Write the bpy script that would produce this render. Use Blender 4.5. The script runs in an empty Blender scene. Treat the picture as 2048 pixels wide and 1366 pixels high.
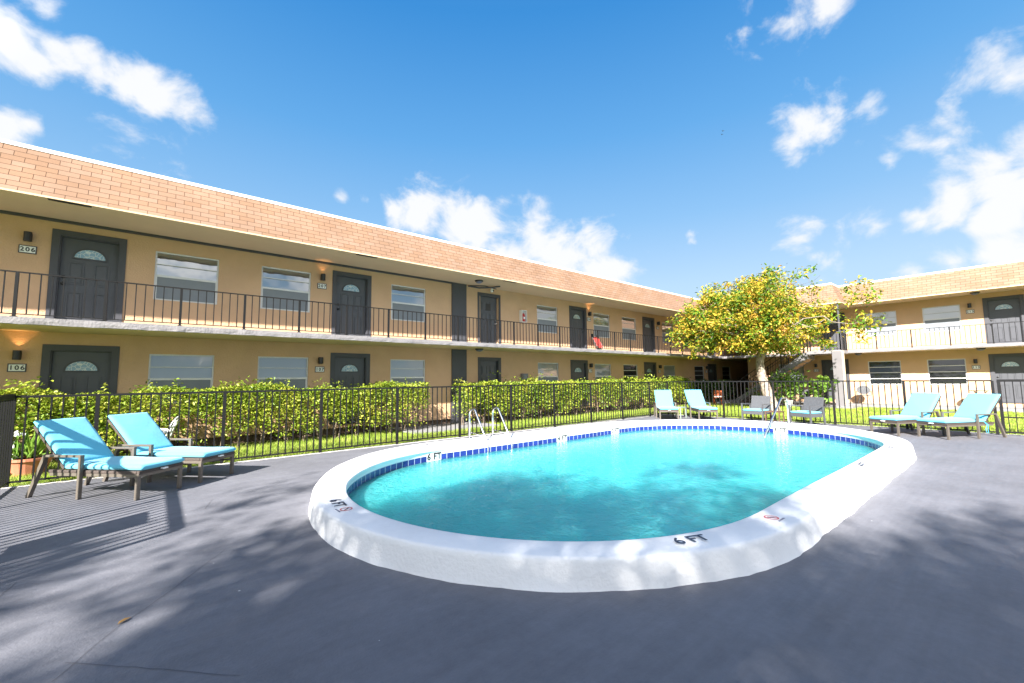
import bpy, math, random
import numpy as np
from mathutils import Vector, Matrix
R = math.radians
random.seed(7)
rng = np.random.default_rng(7)
scene = bpy.context.scene
COL = scene.collection

# ------------------------------------------------------------------ helpers
def tag(o, label=None, cat=None, group=None, kind=None):
    if label: o['label'] = label
    if cat: o['category'] = cat
    if group: o['group'] = group
    if kind: o['kind'] = kind
    return o

def thing(name, label, cat, loc=(0, 0, 0), rz=0.0, group=None):
    o = bpy.data.objects.new(name, None)
    o.empty_display_size = 0.2
    COL.objects.link(o)
    o.location = loc
    o.rotation_euler = (0, 0, rz)
    return tag(o, label, cat, group)

class MB:
    def __init__(s):
        s.v = []; s.f = []; s.uv = None
    def add(s, vs, fs):
        n = len(s.v)
        s.v += [tuple(map(float, p)) for p in vs]
        s.f += [tuple(n + i for i in f) for f in fs]
        return s
    def quad(s, a, b, c, d): return s.add([a, b, c, d], [(0, 1, 2, 3)])
    def box(s, x0, y0, z0, x1, y1, z1):
        return s.add([(x0, y0, z0), (x1, y0, z0), (x1, y1, z0), (x0, y1, z0), (x0, y0, z1), (x1, y0, z1), (x1, y1, z1), (x0, y1, z1)],
                     [(0, 3, 2, 1), (4, 5, 6, 7), (0, 1, 5, 4), (1, 2, 6, 5), (2, 3, 7, 6), (3, 0, 4, 7)])
    def bar(s, p, q, w, h=None, up=(0, 0, 1)):
        h = h or w
        p = Vector(p); q = Vector(q); d = (q - p).normalized(); up = Vector(up)
        if abs(d.dot(up)) > .98: up = Vector((1, 0, 0)) if abs(d.x) < .9 else Vector((0, 1, 0))
        r = d.cross(up).normalized() * (w / 2); u = r.cross(d).normalized() * (h / 2)
        vs = [p - r - u, p + r - u, p + r + u, p - r + u, q - r - u, q + r - u, q + r + u, q - r + u]
        return s.add(vs, [(0, 1, 2, 3), (7, 6, 5, 4), (0, 4, 5, 1), (1, 5, 6, 2), (2, 6, 7, 3), (3, 7, 4, 0)])
    def tube(s, pts, rad, n=10, cap=True):
        pts = [Vector(p) for p in pts]
        if not hasattr(rad, '__len__'): rad = [rad] * len(pts)
        base = len(s.v); prev = None
        for i, p in enumerate(pts):
            t = (pts[min(i + 1, len(pts) - 1)] - pts[max(i - 1, 0)]).normalized()
            if prev is None:
                a = Vector((0, 0, 1)) if abs(t.z) < .9 else Vector((1, 0, 0))
                prev = t.cross(a).normalized()
            prev = (prev - t * prev.dot(t)).normalized()
            b = t.cross(prev)
            for k in range(n):
                an = 2 * math.pi * k / n
                s.v.append(tuple(p + (prev * math.cos(an) + b * math.sin(an)) * rad[i]))
        for i in range(len(pts) - 1):
            for k in range(n):
                a = base + i * n + k; b2 = base + i * n + (k + 1) % n
                s.f.append((a, b2, b2 + n, a + n))
        if cap:
            s.f.append(tuple(base + k for k in range(n))[::-1])
            s.f.append(tuple(base + (len(pts) - 1) * n + k for k in range(n)))
        return s
    def lathe(s, prof, n=20, c=(0, 0, 0)):
        base = len(s.v)
        for r, z in prof:
            for k in range(n):
                a = 2 * math.pi * k / n
                s.v.append((c[0] + r * math.cos(a), c[1] + r * math.sin(a), c[2] + z))
        for i in range(len(prof) - 1):
            for k in range(n):
                a = base + i * n + k; b = base + i * n + (k + 1) % n
                s.f.append((a, b, b + n, a + n))
        s.f.append(tuple(base + k for k in range(n))[::-1])
        s.f.append(tuple(base + (len(prof) - 1) * n + k for k in range(n)))
        return s
    def xform(s, M, start=0):
        for i in range(start, len(s.v)): s.v[i] = tuple(M @ Vector(s.v[i]))
        return s
    def build(s, name, mat, parent=None, smooth=False, bevel=0.0, loc=None, world=False, seg=2):
        me = bpy.data.meshes.new(name)
        me.from_pydata(s.v, [], s.f)
        if s.uv:
            uvl = me.uv_layers.new(name='UVMap')
            for l in me.loops: uvl.data[l.index].uv = s.uv[l.vertex_index]
        me.materials.append(mat)
        me.update()
        o = bpy.data.objects.new(name, me)
        COL.objects.link(o)
        if smooth:
            for p in me.polygons: p.use_smooth = True
        if bevel:
            m = o.modifiers.new('bevel', 'BEVEL'); m.width = bevel; m.segments = seg; m.limit_method = 'ANGLE'; m.angle_limit = R(35)
        if parent:
            o.parent = parent
            if world: o.location = -Vector(parent.location)
        if loc is not None: o.location = loc
        return o

def copy_thing(src, loc, rz, label, group=None):
    r = src.copy(); COL.objects.link(r)
    r.location = loc; r.rotation_euler = (0, 0, rz); r['label'] = label
    if group: r['group'] = group
    for ch in src.children:
        c = ch.copy(); COL.objects.link(c); c.parent = r
        for g in ch.children:
            d = g.copy(); COL.objects.link(d); d.parent = c
    return r

def copy_part(src, parent, loc, rz):
    r = src.copy(); COL.objects.link(r); r.parent = parent
    r.location = loc; r.rotation_euler = (0, 0, rz)
    for g in src.children:
        d = g.copy(); COL.objects.link(d); d.parent = r
    return r

def text_part(txt, size, mat, name, parent, M, extrude=.001, spacing=1.0, bold=0.0):
    cu = bpy.data.curves.new('t', 'FONT'); cu.body = txt; cu.size = size; cu.extrude = extrude
    cu.align_x = 'CENTER'; cu.align_y = 'CENTER'; cu.space_character = spacing; cu.offset = bold; cu.resolution_u = 3
    to = bpy.data.objects.new('t', cu); COL.objects.link(to)
    dg = bpy.context.evaluated_depsgraph_get()
    me = bpy.data.meshes.new_from_object(to.evaluated_get(dg))
    bpy.data.objects.remove(to); bpy.data.curves.remove(cu)
    me.transform(M); me.name = name
    me.materials.clear(); me.materials.append(mat)
    o = bpy.data.objects.new(name, me); COL.objects.link(o); o.parent = parent
    return o

# ------------------------------------------------------------------ materials
def nt(name):
    m = bpy.data.materials.new(name); m.use_nodes = True
    return m, m.node_tree.nodes, m.node_tree.links, m.node_tree.nodes['Principled BSDF']

def mat(name, col, rough=.7, var=.0, scale=3.0, bump=.0, bscale=40.0, metal=0.0, spec=.5, dirt=None, coat=0.0):
    m, N, L, P = nt(name)
    P.inputs['Base Color'].default_value = (*col, 1); P.inputs['Roughness'].default_value = rough
    P.inputs['Metallic'].default_value = metal; P.inputs['Specular IOR Level'].default_value = spec
    if coat: P.inputs['Coat Weight'].default_value = coat
    tc = N.new('ShaderNodeTexCoord'); geo = N.new('ShaderNodeNewGeometry')
    if var:
        n = N.new('ShaderNodeTexNoise'); n.inputs['Scale'].default_value = scale; n.inputs['Detail'].default_value = 6; n.inputs['Roughness'].default_value = .65
        L.new(geo.outputs['Position'], n.inputs['Vector'])
        r = N.new('ShaderNodeMapRange'); r.inputs[1].default_value = .3; r.inputs[2].default_value = .7
        r.inputs[3].default_value = 1 - var; r.inputs[4].default_value = 1 + var
        L.new(n.outputs['Fac'], r.inputs[0])
        mx = N.new('ShaderNodeMix'); mx.data_type = 'RGBA'; mx.blend_type = 'MULTIPLY'; mx.inputs[0].default_value = 1
        mx.inputs[6].default_value = (*col, 1); L.new(r.outputs[0], mx.inputs[7])
        out = mx.outputs[2]
        if dirt:
            n2 = N.new('ShaderNodeTexNoise'); n2.inputs['Scale'].default_value = dirt[1]; n2.inputs['Detail'].default_value = 8; n2.inputs['Roughness'].default_value = .7
            L.new(geo.outputs['Position'], n2.inputs['Vector'])
            rr = N.new('ShaderNodeMapRange'); rr.inputs[1].default_value = dirt[2]; rr.inputs[2].default_value = dirt[2] + .12
            L.new(n2.outputs['Fac'], rr.inputs[0])
            sc = N.new('ShaderNodeMath'); sc.operation = 'MULTIPLY'; sc.inputs[1].default_value = dirt[3]; L.new(rr.outputs[0], sc.inputs[0])
            m2 = N.new('ShaderNodeMix'); m2.data_type = 'RGBA'; L.new(sc.outputs[0], m2.inputs[0]); L.new(out, m2.inputs[6]); m2.inputs[7].default_value = (*dirt[0], 1)
            out = m2.outputs[2]
        L.new(out, P.inputs['Base Color'])
    if bump:
        b = N.new('ShaderNodeBump'); b.inputs['Strength'].default_value = bump; b.inputs['Distance'].default_value = .02
        n = N.new('ShaderNodeTexNoise'); n.inputs['Scale'].default_value = bscale; n.inputs['Detail'].default_value = 5
        L.new(geo.outputs['Position'], n.inputs['Vector']); L.new(n.outputs['Fac'], b.inputs['Height']); L.new(b.outputs[0], P.inputs['Normal'])
    return m

def leafmat(name, cols, rough=.45, trans=.25, spec=.35, patch=.45):
    """leaf colours picked per leaf, mixed with a coarse noise so neighbouring leaves go together"""
    m, N, L, P = nt(name)
    geo = N.new('ShaderNodeNewGeometry')
    n = N.new('ShaderNodeTexNoise'); n.inputs['Scale'].default_value = 1.6; n.inputs['Detail'].default_value = 3
    L.new(geo.outputs['Position'], n.inputs['Vector'])
    r = N.new('ShaderNodeMapRange'); r.inputs[1].default_value = .3; r.inputs[2].default_value = .7; L.new(n.outputs['Fac'], r.inputs[0])
    mx = N.new('ShaderNodeMix'); mx.data_type = 'FLOAT'; mx.inputs[0].default_value = patch
    L.new(geo.outputs['Random Per Island'], mx.inputs[2]); L.new(r.outputs[0], mx.inputs[3])
    cr = N.new('ShaderNodeValToRGB'); el = cr.color_ramp.elements
    for i, (p, c) in enumerate(cols):
        e = el[i] if i < 2 else el.new(p)
        e.position = p; e.color = (*c, 1)
    L.new(mx.outputs[0], cr.inputs[0])
    L.new(cr.outputs[0], P.inputs['Base Color']); P.inputs['Roughness'].default_value = rough; P.inputs['Specular IOR Level'].default_value = spec
    t = N.new('ShaderNodeBsdfTranslucent'); L.new(cr.outputs[0], t.inputs['Color'])
    ms = N.new('ShaderNodeMixShader'); ms.inputs[0].default_value = trans
    L.new(P.outputs[0], ms.inputs[1]); L.new(t.outputs[0], ms.inputs[2]); L.new(ms.outputs[0], N['Material Output'].inputs[0])
    return m

M = {}
M['stucco'] = mat('stucco_tan', (.575, .375, .235), .88, .07, 1.2, .45, 38, spec=.2, dirt=((.42, .25, .11), 16, .66, .35))
M['soffit'] = mat('soffit_paint', (.58, .45, .30), .8, .05, .8, .15, 30, spec=.2)
M['slab'] = mat('slab_edge_paint', (.205, .195, .205), .8, .13, 4, .6, 22, spec=.25, dirt=((.10, .095, .09), 9, .64, .6))
M['trim'] = mat('charcoal_paint', (.062, .063, .074), .5, .06, 3, .1, 60, spec=.4)
M['door'] = mat('charcoal_door', (.072, .075, .088), .42, .05, 2, .05, 80, spec=.45)
M['black'] = mat('black_metal', (.018, .018, .02), .45, .1, 9, .1, 50, spec=.5)
M['rail'] = mat('railing_paint', (.0095, .0095, .0105), .5, .12, 8, spec=.22)
M['flash'] = mat('white_flashing', (.80, .80, .80), .5, .04, 2)
M['alu'] = mat('white_aluminium', (.66, .66, .67), .225, .05, 6)
M['blind'] = mat('white_blind', (.80, .80, .79), .7)
M['screen'] = mat('window_screen', (.20, .22, .25), .5, .05, 5, spec=.3)
M['darkroom'] = mat('dark_interior', (.02, .021, .024), .8)
M['founds'] = mat('foundation_brown', (.13, .085, .06), .9, .2, 6, .5, 25)
M['white'] = mat('white_plastic', (.78, .78, .76), .4)
M['signblack'] = mat('sign_lettering', (.02, .02, .022), .5)
M['navy'] = mat('navy_lettering', (.02, .03, .06), .6)
M['redmark'] = mat('red_marking', (.55, .08, .08), .6)
M['greymark'] = mat('grey_lettering', (.16, .17, .24), .6)
M['steel'] = mat('stainless_steel', (.66, .66, .67), .22, .05, 12, metal=1.0)
M['champ'] = mat('champagne_metal', (.13, .112, .095), .42, .06, 10, metal=.3)
M['wicker'] = mat('brown_wicker', (.055, .04, .034), .6, .3, 60, .5, 90)
M['greywicker'] = mat('grey_wicker', (.075, .078, .088), .55, .2, 60, .6, 90)
M['terra'] = mat('terracotta', (.42, .15, .085), .75, .12, 8, .1, 30)
M['bark'] = mat('pale_bark', (.30, .245, .20), .85, .4, 9, 1.0, 22, dirt=((.07, .052, .04), 7, .50, .85))
M['twig'] = mat('twig_bark', (.12, .095, .075), .85, .2, 7)
M['stem'] = mat('shrub_stem', (.15, .115, .08), .85, .2, 9)
M['soil'] = mat('soil', (.06, .045, .03), .95, .3, 8, .6, 20)
M['concrete'] = mat('grey_walk_paint', (.22, .215, .22), .85, .12, 3, .3, 40, dirt=((.12, .11, .1), 5, .6, .4))
M['palewalk'] = mat('pale_concrete', (.55, .53, .50), .85, .15, 9, .5, 50)
M['orange'] = mat('orange_wood', (.55, .12, .035), .55, .15, 8)
M['redcloth'] = mat('red_canvas', (.62, .05, .04), .7, .08, 9)
M['red'] = mat('red_enamel', (.5, .02, .02), .35)
M['pcream'] = mat('pillar_cream', (.55, .44, .32), .85, .06, 2, .3, 35)
M['pgrey'] = mat('pillar_grey', (.15, .142, .15), .85, .08, 2, .3, 35)
M['greentable'] = mat('green_grey_metal', (.22, .27, .24), .4, .1, 8)
M['wood'] = mat('brown_wood', (.10, .055, .035), .6, .2, 8)

def stuccolight():
    pass

# shingles
def shingle_mat():
    m, N, L, P = nt('peach_shingles')
    uv = N.new('ShaderNodeUVMap'); uv.uv_map = 'UVMap'
    br = N.new('ShaderNodeTexBrick'); br.offset = .5; br.squash = 1
    br.inputs['Scale'].default_value = 1; br.inputs['Brick Width'].default_value = .305; br.inputs['Row Height'].default_value = .127
    br.inputs['Mortar Size'].default_value = .005; br.inputs['Mortar Smooth'].default_value = .1; br.inputs['Bias'].default_value = 0
    br.inputs['Color1'].default_value = (.215, .130, .084, 1); br.inputs['Color2'].default_value = (.238, .155, .112, 1); br.inputs['Mortar'].default_value = (.05, .026, .016, 1)
    L.new(uv.outputs[0], br.inputs['Vector'])
    n = N.new('ShaderNodeTexNoise'); n.inputs['Scale'].default_value = 1.1; n.inputs['Detail'].default_value = 7
    geo = N.new('ShaderNodeNewGeometry'); L.new(geo.outputs['Position'], n.inputs['Vector'])
    r = N.new('ShaderNodeMapRange'); r.inputs[1].default_value = .3; r.inputs[2].default_value = .7; r.inputs[3].default_value = .88; r.inputs[4].default_value = 1.1
    L.new(n.outputs['Fac'], r.inputs[0])
    mx = N.new('ShaderNodeMix'); mx.data_type = 'RGBA'; mx.blend_type = 'MULTIPLY'; mx.inputs[0].default_value = 1
    L.new(br.outputs['Color'], mx.inputs[6]); L.new(r.outputs[0], mx.inputs[7]); L.new(mx.outputs[2], P.inputs['Base Color'])
    P.inputs['Roughness'].default_value = .85; P.inputs['Specular IOR Level'].default_value = .15
    g = N.new('ShaderNodeTexNoise'); g.inputs['Scale'].default_value = 120; L.new(geo.outputs['Position'], g.inputs['Vector'])
    # each course is thicker at its lower edge
    sp = N.new('ShaderNodeSeparateXYZ'); L.new(uv.outputs[0], sp.inputs[0])
    dv = N.new('ShaderNodeMath'); dv.operation = 'DIVIDE'; dv.inputs[1].default_value = .127; L.new(sp.outputs['Y'], dv.inputs[0])
    fr = N.new('ShaderNodeMath'); fr.operation = 'FRACT'; L.new(dv.outputs[0], fr.inputs[0])
    h = N.new('ShaderNodeMath'); h.operation = 'MULTIPLY_ADD'; h.inputs[1].default_value = -.7; L.new(fr.outputs[0], h.inputs[0])
    gg = N.new('ShaderNodeMath'); gg.operation = 'MULTIPLY'; gg.inputs[1].default_value = .35; L.new(g.outputs['Fac'], gg.inputs[0]); L.new(gg.outputs[0], h.inputs[2])
    b = N.new('ShaderNodeBump'); b.inputs['Strength'].default_value = .6; b.inputs['Distance'].default_value = .012
    L.new(h.outputs[0], b.inputs['Height']); L.new(b.outputs[0], P.inputs['Normal'])
    return m
M['shingle'] = shingle_mat()

def deck_mat():
    m, N, L, P = nt('grey_deck_paint')
    geo = N.new('ShaderNodeNewGeometry')
    def noise(sc, d=6, ro=.6):
        n = N.new('ShaderNodeTexNoise'); n.inputs['Scale'].default_value = sc; n.inputs['Detail'].default_value = d; n.inputs['Roughness'].default_value = ro
        L.new(geo.outputs['Position'], n.inputs['Vector']); return n
    a = noise(.7, 8, .7); b_ = noise(14, 5)
    r = N.new('ShaderNodeMapRange'); r.inputs[1].default_value = .3; r.inputs[2].default_value = .7; r.inputs[3].default_value = .80; r.inputs[4].default_value = 1.16; L.new(a.outputs['Fac'], r.inputs[0])
    r2 = N.new('ShaderNodeMapRange'); r2.inputs[1].default_value = .3; r2.inputs[2].default_value = .7; r2.inputs[3].default_value = .93; r2.inputs[4].default_value = 1.06; L.new(b_.outputs['Fac'], r2.inputs[0])
    ml = N.new('ShaderNodeMath'); ml.operation = 'MULTIPLY'; L.new(r.outputs[0], ml.inputs[0]); L.new(r2.outputs[0], ml.inputs[1])
    mx = N.new('ShaderNodeMix'); mx.data_type = 'RGBA'; mx.blend_type = 'MULTIPLY'; mx.inputs[0].default_value = 1; mx.inputs[6].default_value = (.140, .143, .165, 1); L.new(ml.outputs[0], mx.inputs[7])
    # faint roller marks and blotches of an older coat
    mpp = N.new('ShaderNodeMapping'); mpp.inputs['Rotation'].default_value = (0, 0, .35); mpp.inputs['Scale'].default_value = (.5, 5.5, 1); L.new(geo.outputs['Position'], mpp.inputs['Vector'])
    rn = N.new('ShaderNodeTexNoise'); rn.inputs['Scale'].default_value = 1.6; rn.inputs['Detail'].default_value = 7; rn.inputs['Roughness'].default_value = .7; L.new(mpp.outputs[0], rn.inputs['Vector'])
    r3 = N.new('ShaderNodeMapRange'); r3.inputs[1].default_value = .35; r3.inputs[2].default_value = .65; r3.inputs[3].default_value = .92; r3.inputs[4].default_value = 1.07; L.new(rn.outputs['Fac'], r3.inputs[0])
    ml2 = N.new('ShaderNodeMath'); ml2.operation = 'MULTIPLY'; L.new(ml.outputs[0], ml2.inputs[0]); L.new(r3.outputs[0], ml2.inputs[1]); L.new(ml2.outputs[0], mx.inputs[7])
    # chips of bare pale concrete
    v = N.new('ShaderNodeTexVoronoi'); v.inputs['Scale'].default_value = 2.4; L.new(geo.outputs['Position'], v.inputs['Vector'])
    c = N.new('ShaderNodeMath'); c.operation = 'LESS_THAN'; c.inputs[1].default_value = .02; L.new(v.outputs['Distance'], c.inputs[0])
    m2 = N.new('ShaderNodeMix'); m2.data_type = 'RGBA'; L.new(c.outputs[0], m2.inputs[0]); L.new(mx.outputs[2], m2.inputs[6]); m2.inputs[7].default_value = (.5, .5, .5, 1)
    L.new(m2.outputs[2], P.inputs['Base Color'])
    P.inputs['Roughness'].default_value = .62; P.inputs['Specular IOR Level'].default_value = .35
    f = noise(55, 4); bp = N.new('ShaderNodeBump'); bp.inputs['Strength'].default_value = .35; bp.inputs['Distance'].default_value = .012; L.new(f.outputs['Fac'], bp.inputs['Height'])
    b2 = N.new('ShaderNodeBump'); b2.inputs['Strength'].default_value = .35; b2.inputs['Distance'].default_value = .04; g = noise(2.2, 3); L.new(g.outputs['Fac'], b2.inputs['Height']); L.new(bp.outputs[0], b2.inputs['Normal'])
    L.new(b2.outputs[0], P.inputs['Normal'])
    return m
M['deck'] = deck_mat()

M['coping'] = mat('white_coping_paint', (.80, .80, .81), .6, .04, 2.5, .32, 34, spec=.3, dirt=((.50, .50, .52), 7, .62, .4))
M['plaster'] = mat('pool_plaster', (.62, .86, .87), .8, .06, 3)

def tile_mat():
    m, N, L, P = nt('cobalt_tiles')
    uv = N.new('ShaderNodeUVMap'); uv.uv_map = 'UVMap'
    br = N.new('ShaderNodeTexBrick'); br.offset = 0; br.inputs['Scale'].default_value = 1
    br.inputs['Brick Width'].default_value = .155; br.inputs['Row Height'].default_value = .155; br.inputs['Mortar Size'].default_value = .006
    br.inputs['Color1'].default_value = (.012, .022, .16, 1); br.inputs['Color2'].default_value = (.02, .04, .25, 1); br.inputs['Mortar'].default_value = (.5, .52, .6, 1)
    L.new(uv.outputs[0], br.inputs['Vector']); L.new(br.outputs['Color'], P.inputs['Base Color']); P.inputs['Roughness'].default_value = .15
    return m
M['tile'] = tile_mat()

def glass_mat(lo=.3):
    m, N, L, P = nt('window_glass')
    N.remove(P)
    fr = N.new('ShaderNodeFresnel'); fr.inputs['IOR'].default_value = 1.9
    t = N.new('ShaderNodeBsdfTransparent'); t.inputs['Color'].default_value = (.82, .87, .9, 1)
    g = N.new('ShaderNodeBsdfGlossy'); g.inputs['Roughness'].default_value = .03
    geo = N.new('ShaderNodeNewGeometry'); n = N.new('ShaderNodeTexNoise'); n.inputs['Scale'].default_value = 1.5; L.new(geo.outputs['Position'], n.inputs['Vector'])
    b = N.new('ShaderNodeBump'); b.inputs['Strength'].default_value = .12; b.inputs['Distance'].default_value = .05; L.new(n.outputs['Fac'], b.inputs['Height']); L.new(b.outputs[0], g.inputs['Normal'])
    ma = N.new('ShaderNodeMath'); ma.operation = 'MULTIPLY_ADD'; ma.inputs[1].default_value = .7; ma.inputs[2].default_value = lo; L.new(fr.outputs[0], ma.inputs[0])
    ms = N.new('ShaderNodeMixShader'); L.new(ma.outputs[0], ms.inputs[0]); L.new(t.outputs[0], ms.inputs[1]); L.new(g.outputs[0], ms.inputs[2])
    L.new(ms.outputs[0], N['Material Output'].inputs[0])
    return m
M['glass'] = glass_mat(); M['darkglass'] = glass_mat(.0); M['clearglass'] = glass_mat(.10)

def fan_mat():
    m, N, L, P = nt('leaded_glass')
    tc = N.new('ShaderNodeTexCoord'); v = N.new('ShaderNodeTexVoronoi'); v.feature = 'DISTANCE_TO_EDGE'; v.inputs['Scale'].default_value = 14
    L.new(tc.outputs['Object'], v.inputs['Vector'])
    c = N.new('ShaderNodeMath'); c.operation = 'LESS_THAN'; c.inputs[1].default_value = .05; L.new(v.outputs['Distance'], c.inputs[0])
    mx = N.new('ShaderNodeMix'); mx.data_type = 'RGBA'; L.new(c.outputs[0], mx.inputs[0]); mx.inputs[6].default_value = (.20, .33, .42, 1); mx.inputs[7].default_value = (.55, .58, .55, 1)  # blue of the panes paints in the reflected sky
    L.new(mx.outputs[2], P.inputs['Base Color']); P.inputs['Roughness'].default_value = .12; P.inputs['Specular IOR Level'].default_value = 1.0
    return m
M['fan'] = fan_mat()

def water_mat():
    m, N, L, P = nt('pool_water')
    N.remove(P)
    geo = N.new('ShaderNodeNewGeometry')
    def noise(sc, d=3, dist=.0):
        n = N.new('ShaderNodeTexNoise'); n.inputs['Scale'].default_value = sc; n.inputs['Detail'].default_value = d; n.inputs['Distortion'].default_value = dist
        L.new(geo.outputs['Position'], n.inputs['Vector']); return n
    a = noise(5.5, 2, .8); b = noise(20, 3, .8)
    ad = N.new('ShaderNodeMath'); ad.operation = 'MULTIPLY_ADD'; ad.inputs[1].default_value = .75; L.new(b.outputs['Fac'], ad.inputs[0]); L.new(a.outputs['Fac'], ad.inputs[2])
    bp = N.new('ShaderNodeBump'); bp.inputs['Strength'].default_value = .25; bp.inputs['Distance'].default_value = .03; L.new(ad.outputs[0], bp.inputs['Height'])
    bd = N.new('ShaderNodeBump'); bd.inputs['Strength'].default_value = 1; bd.inputs['Distance'].default_value = .42; L.new(ad.outputs[0], bd.inputs['Height'])
    fr = N.new('ShaderNodeFresnel'); fr.inputs['IOR'].default_value = 1.33; L.new(bp.outputs[0], fr.inputs['Normal'])
    gl = N.new('ShaderNodeBsdfGlossy'); gl.inputs['Roughness'].default_value = .015; L.new(bp.outputs[0], gl.inputs['Normal'])
    tr = N.new('ShaderNodeBsdfTransparent'); tr.inputs['Color'].default_value = (.9, 1, 1, 1)
    df = N.new('ShaderNodeBsdfDiffuse'); df.inputs['Color'].default_value = (.13, .47, .53, 1); L.new(bd.outputs[0], df.inputs['Normal'])
    # light scattered back out of the slightly milky water
    ss = N.new('ShaderNodeSubsurfaceScattering'); ss.inputs['Color'].default_value = (.015, .74, .88, 1); ss.inputs['Scale'].default_value = 2.0; ss.inputs['Radius'].default_value = (.4, 1.3, 1.5); L.new(bp.outputs[0], ss.inputs['Normal'])
    sd_ = N.new('ShaderNodeMixShader'); sd_.inputs[0].default_value = .55; L.new(ss.outputs[0], sd_.inputs[1]); L.new(df.outputs[0], sd_.inputs[2])
    mb = N.new('ShaderNodeMixShader'); mb.inputs[0].default_value = .76; L.new(tr.outputs[0], mb.inputs[1]); L.new(sd_.outputs[0], mb.inputs[2])
    ms = N.new('ShaderNodeMixShader'); L.new(fr.outputs[0], ms.inputs[0]); L.new(mb.outputs[0], ms.inputs[1]); L.new(gl.outputs[0], ms.inputs[2])
    L.new(ms.outputs[0], N['Material Output'].inputs[0])
    va = N.new('ShaderNodeVolumeAbsorption'); va.inputs['Color'].default_value = (.02, .88, .95, 1); va.inputs['Density'].default_value = .42
    L.new(va.outputs[0], N['Material Output'].inputs['Volume'])
    return m
M['water'] = water_mat()

def cushion_mat():
    m, N, L, P = nt('turquoise_fabric')
    P.inputs['Base Color'].default_value = (.105, .44, .60, 1); P.inputs['Roughness'].default_value = .8; P.inputs['Specular IOR Level'].default_value = .2
    P.inputs['Sheen Weight'].default_value = .25
    geo = N.new('ShaderNodeNewGeometry'); n = N.new('ShaderNodeTexNoise'); n.inputs['Scale'].default_value = 5; n.inputs['Detail'].default_value = 4; L.new(geo.outputs['Position'], n.inputs['Vector'])
    b = N.new('ShaderNodeBump'); b.inputs['Strength'].default_value = .18; b.inputs['Distance'].default_value = .04; L.new(n.outputs['Fac'], b.inputs['Height']); L.new(b.outputs[0], P.inputs['Normal'])
    return m
M['cushion'] = cushion_mat()
M['tie'] = mat('blue_tie', (.05, .34, .52), .8)

M['hedgeleaf'] = leafmat('hedge_leaves', [(0, (.035, .085, .012)), (1, (.50, .46, .08)), (.3, (.15, .25, .02)), (.65, (.34, .40, .045))], .4, .35, .4)
M['shadeleaf'] = leafmat('shaded_shrub_leaves', [(0, (.02, .05, .012)), (1, (.09, .16, .03))], .4, .2, .4)  # darkened leaf tones carry the shade of the courtyard corner
M['treeleaf'] = leafmat('yellow_leaves', [(0, (.035, .11, .012)), (1, (.46, .20, .06)), (.36, (.11, .23, .018)), (.55, (.40, .35, .03)), (.76, (.56, .36, .05))], .45, .38, .35, .5)
M['palmleaf'] = leafmat('green_leaves', [(0, (.03, .08, .012)), (1, (.12, .22, .03))], .45, .25, .3)
M['plantleaf'] = leafmat('potted_leaves', [(0, (.05, .14, .02)), (1, (.26, .40, .06))], .4, .3, .4)
M['grass'] = leafmat('grass_blades', [(0, (.12, .19, .02)), (1, (.50, .48, .13)), (.5, (.24, .34, .04))], .5, .3, .25)
M['lawn'] = mat('lawn_soil', (.15, .20, .035), .95, .35, 4, .8, 30, dirt=((.30, .27, .08), 3, .52, .6))

# ------------------------------------------------------------------ camera (fitted to the photo)
F_PX, YAW, PITCH, ROLL, H = 850.0, R(50.02), R(5.079), R(-.681), 1.55
fw = Vector((math.cos(YAW) * math.cos(PITCH), math.sin(YAW) * math.cos(PITCH), math.sin(PITCH)))
r0 = Vector((math.sin(YAW), -math.cos(YAW), 0)); u0 = r0.cross(fw)
cr = r0 * math.cos(ROLL) + u0 * math.sin(ROLL); cu_ = -r0 * math.sin(ROLL) + u0 * math.cos(ROLL)
cam_d = bpy.data.cameras.new('camera'); cam = bpy.data.objects.new('camera', cam_d); COL.objects.link(cam)
cam_d.sensor_width = 36; cam_d.lens = F_PX / 2048 * 36; cam_d.clip_end = 3000; cam_d.clip_start = .05
mw = Matrix.Identity(4)
for i in range(3):
    mw[i][0] = cr[i]; mw[i][1] = cu_[i]; mw[i][2] = -fw[i]
mw[0][3] = 0; mw[1][3] = 0; mw[2][3] = H
cam.matrix_world = mw
scene.camera = cam
def pray(px, py): return (fw * F_PX + cr * (px - 1024) - cu_ * (py - 683)).normalized()   # direction seen at a photo point (used for cloud bearings)

# ------------------------------------------------------------------ light and sky
EL = R(31.8); HX, HY = .874, .486
sun_d = bpy.data.lights.new('sun', 'SUN'); sun = bpy.data.objects.new('sun', sun_d); COL.objects.link(sun)
sun_d.energy = 5.0; sun_d.angle = R(.75); sun_d.color = (1.0, .945, .865)
sd = Vector((HX * math.cos(EL), HY * math.cos(EL), -math.sin(EL)))
sun.rotation_euler = sd.to_track_quat('-Z', 'Y').to_euler()

world = bpy.data.worlds.new('World'); scene.world = world; world.use_nodes = True
W = world.node_tree.nodes; WL = world.node_tree.links
for n in list(W): W.remove(n)
wo = W.new('ShaderNodeOutputWorld'); bg = W.new('ShaderNodeBackground'); bg.inputs['Strength'].default_value = .06
WL.new(bg.outputs[0], wo.inputs[0])
sky = W.new('ShaderNodeTexSky'); sky.sky_type = 'NISHITA'; sky.sun_disc = False; sky.sun_elevation = EL
sky.sun_rotation = math.atan2(-HX, -HY); sky.altitude = 0; sky.air_density = 1.0; sky.dust_density = 1.0; sky.ozone_density = 2.0
tcw = W.new('ShaderNodeTexCoord')
def wm(op, a, b=None, c=None):
    n = W.new('ShaderNodeMath'); n.operation = op
    for i, x in enumerate((a, b, c)):
        if x is None: continue
        if isinstance(x, (int, float)): n.inputs[i].default_value = x
        else: WL.new(x, n.inputs[i])
    return n.outputs[0]
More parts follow.
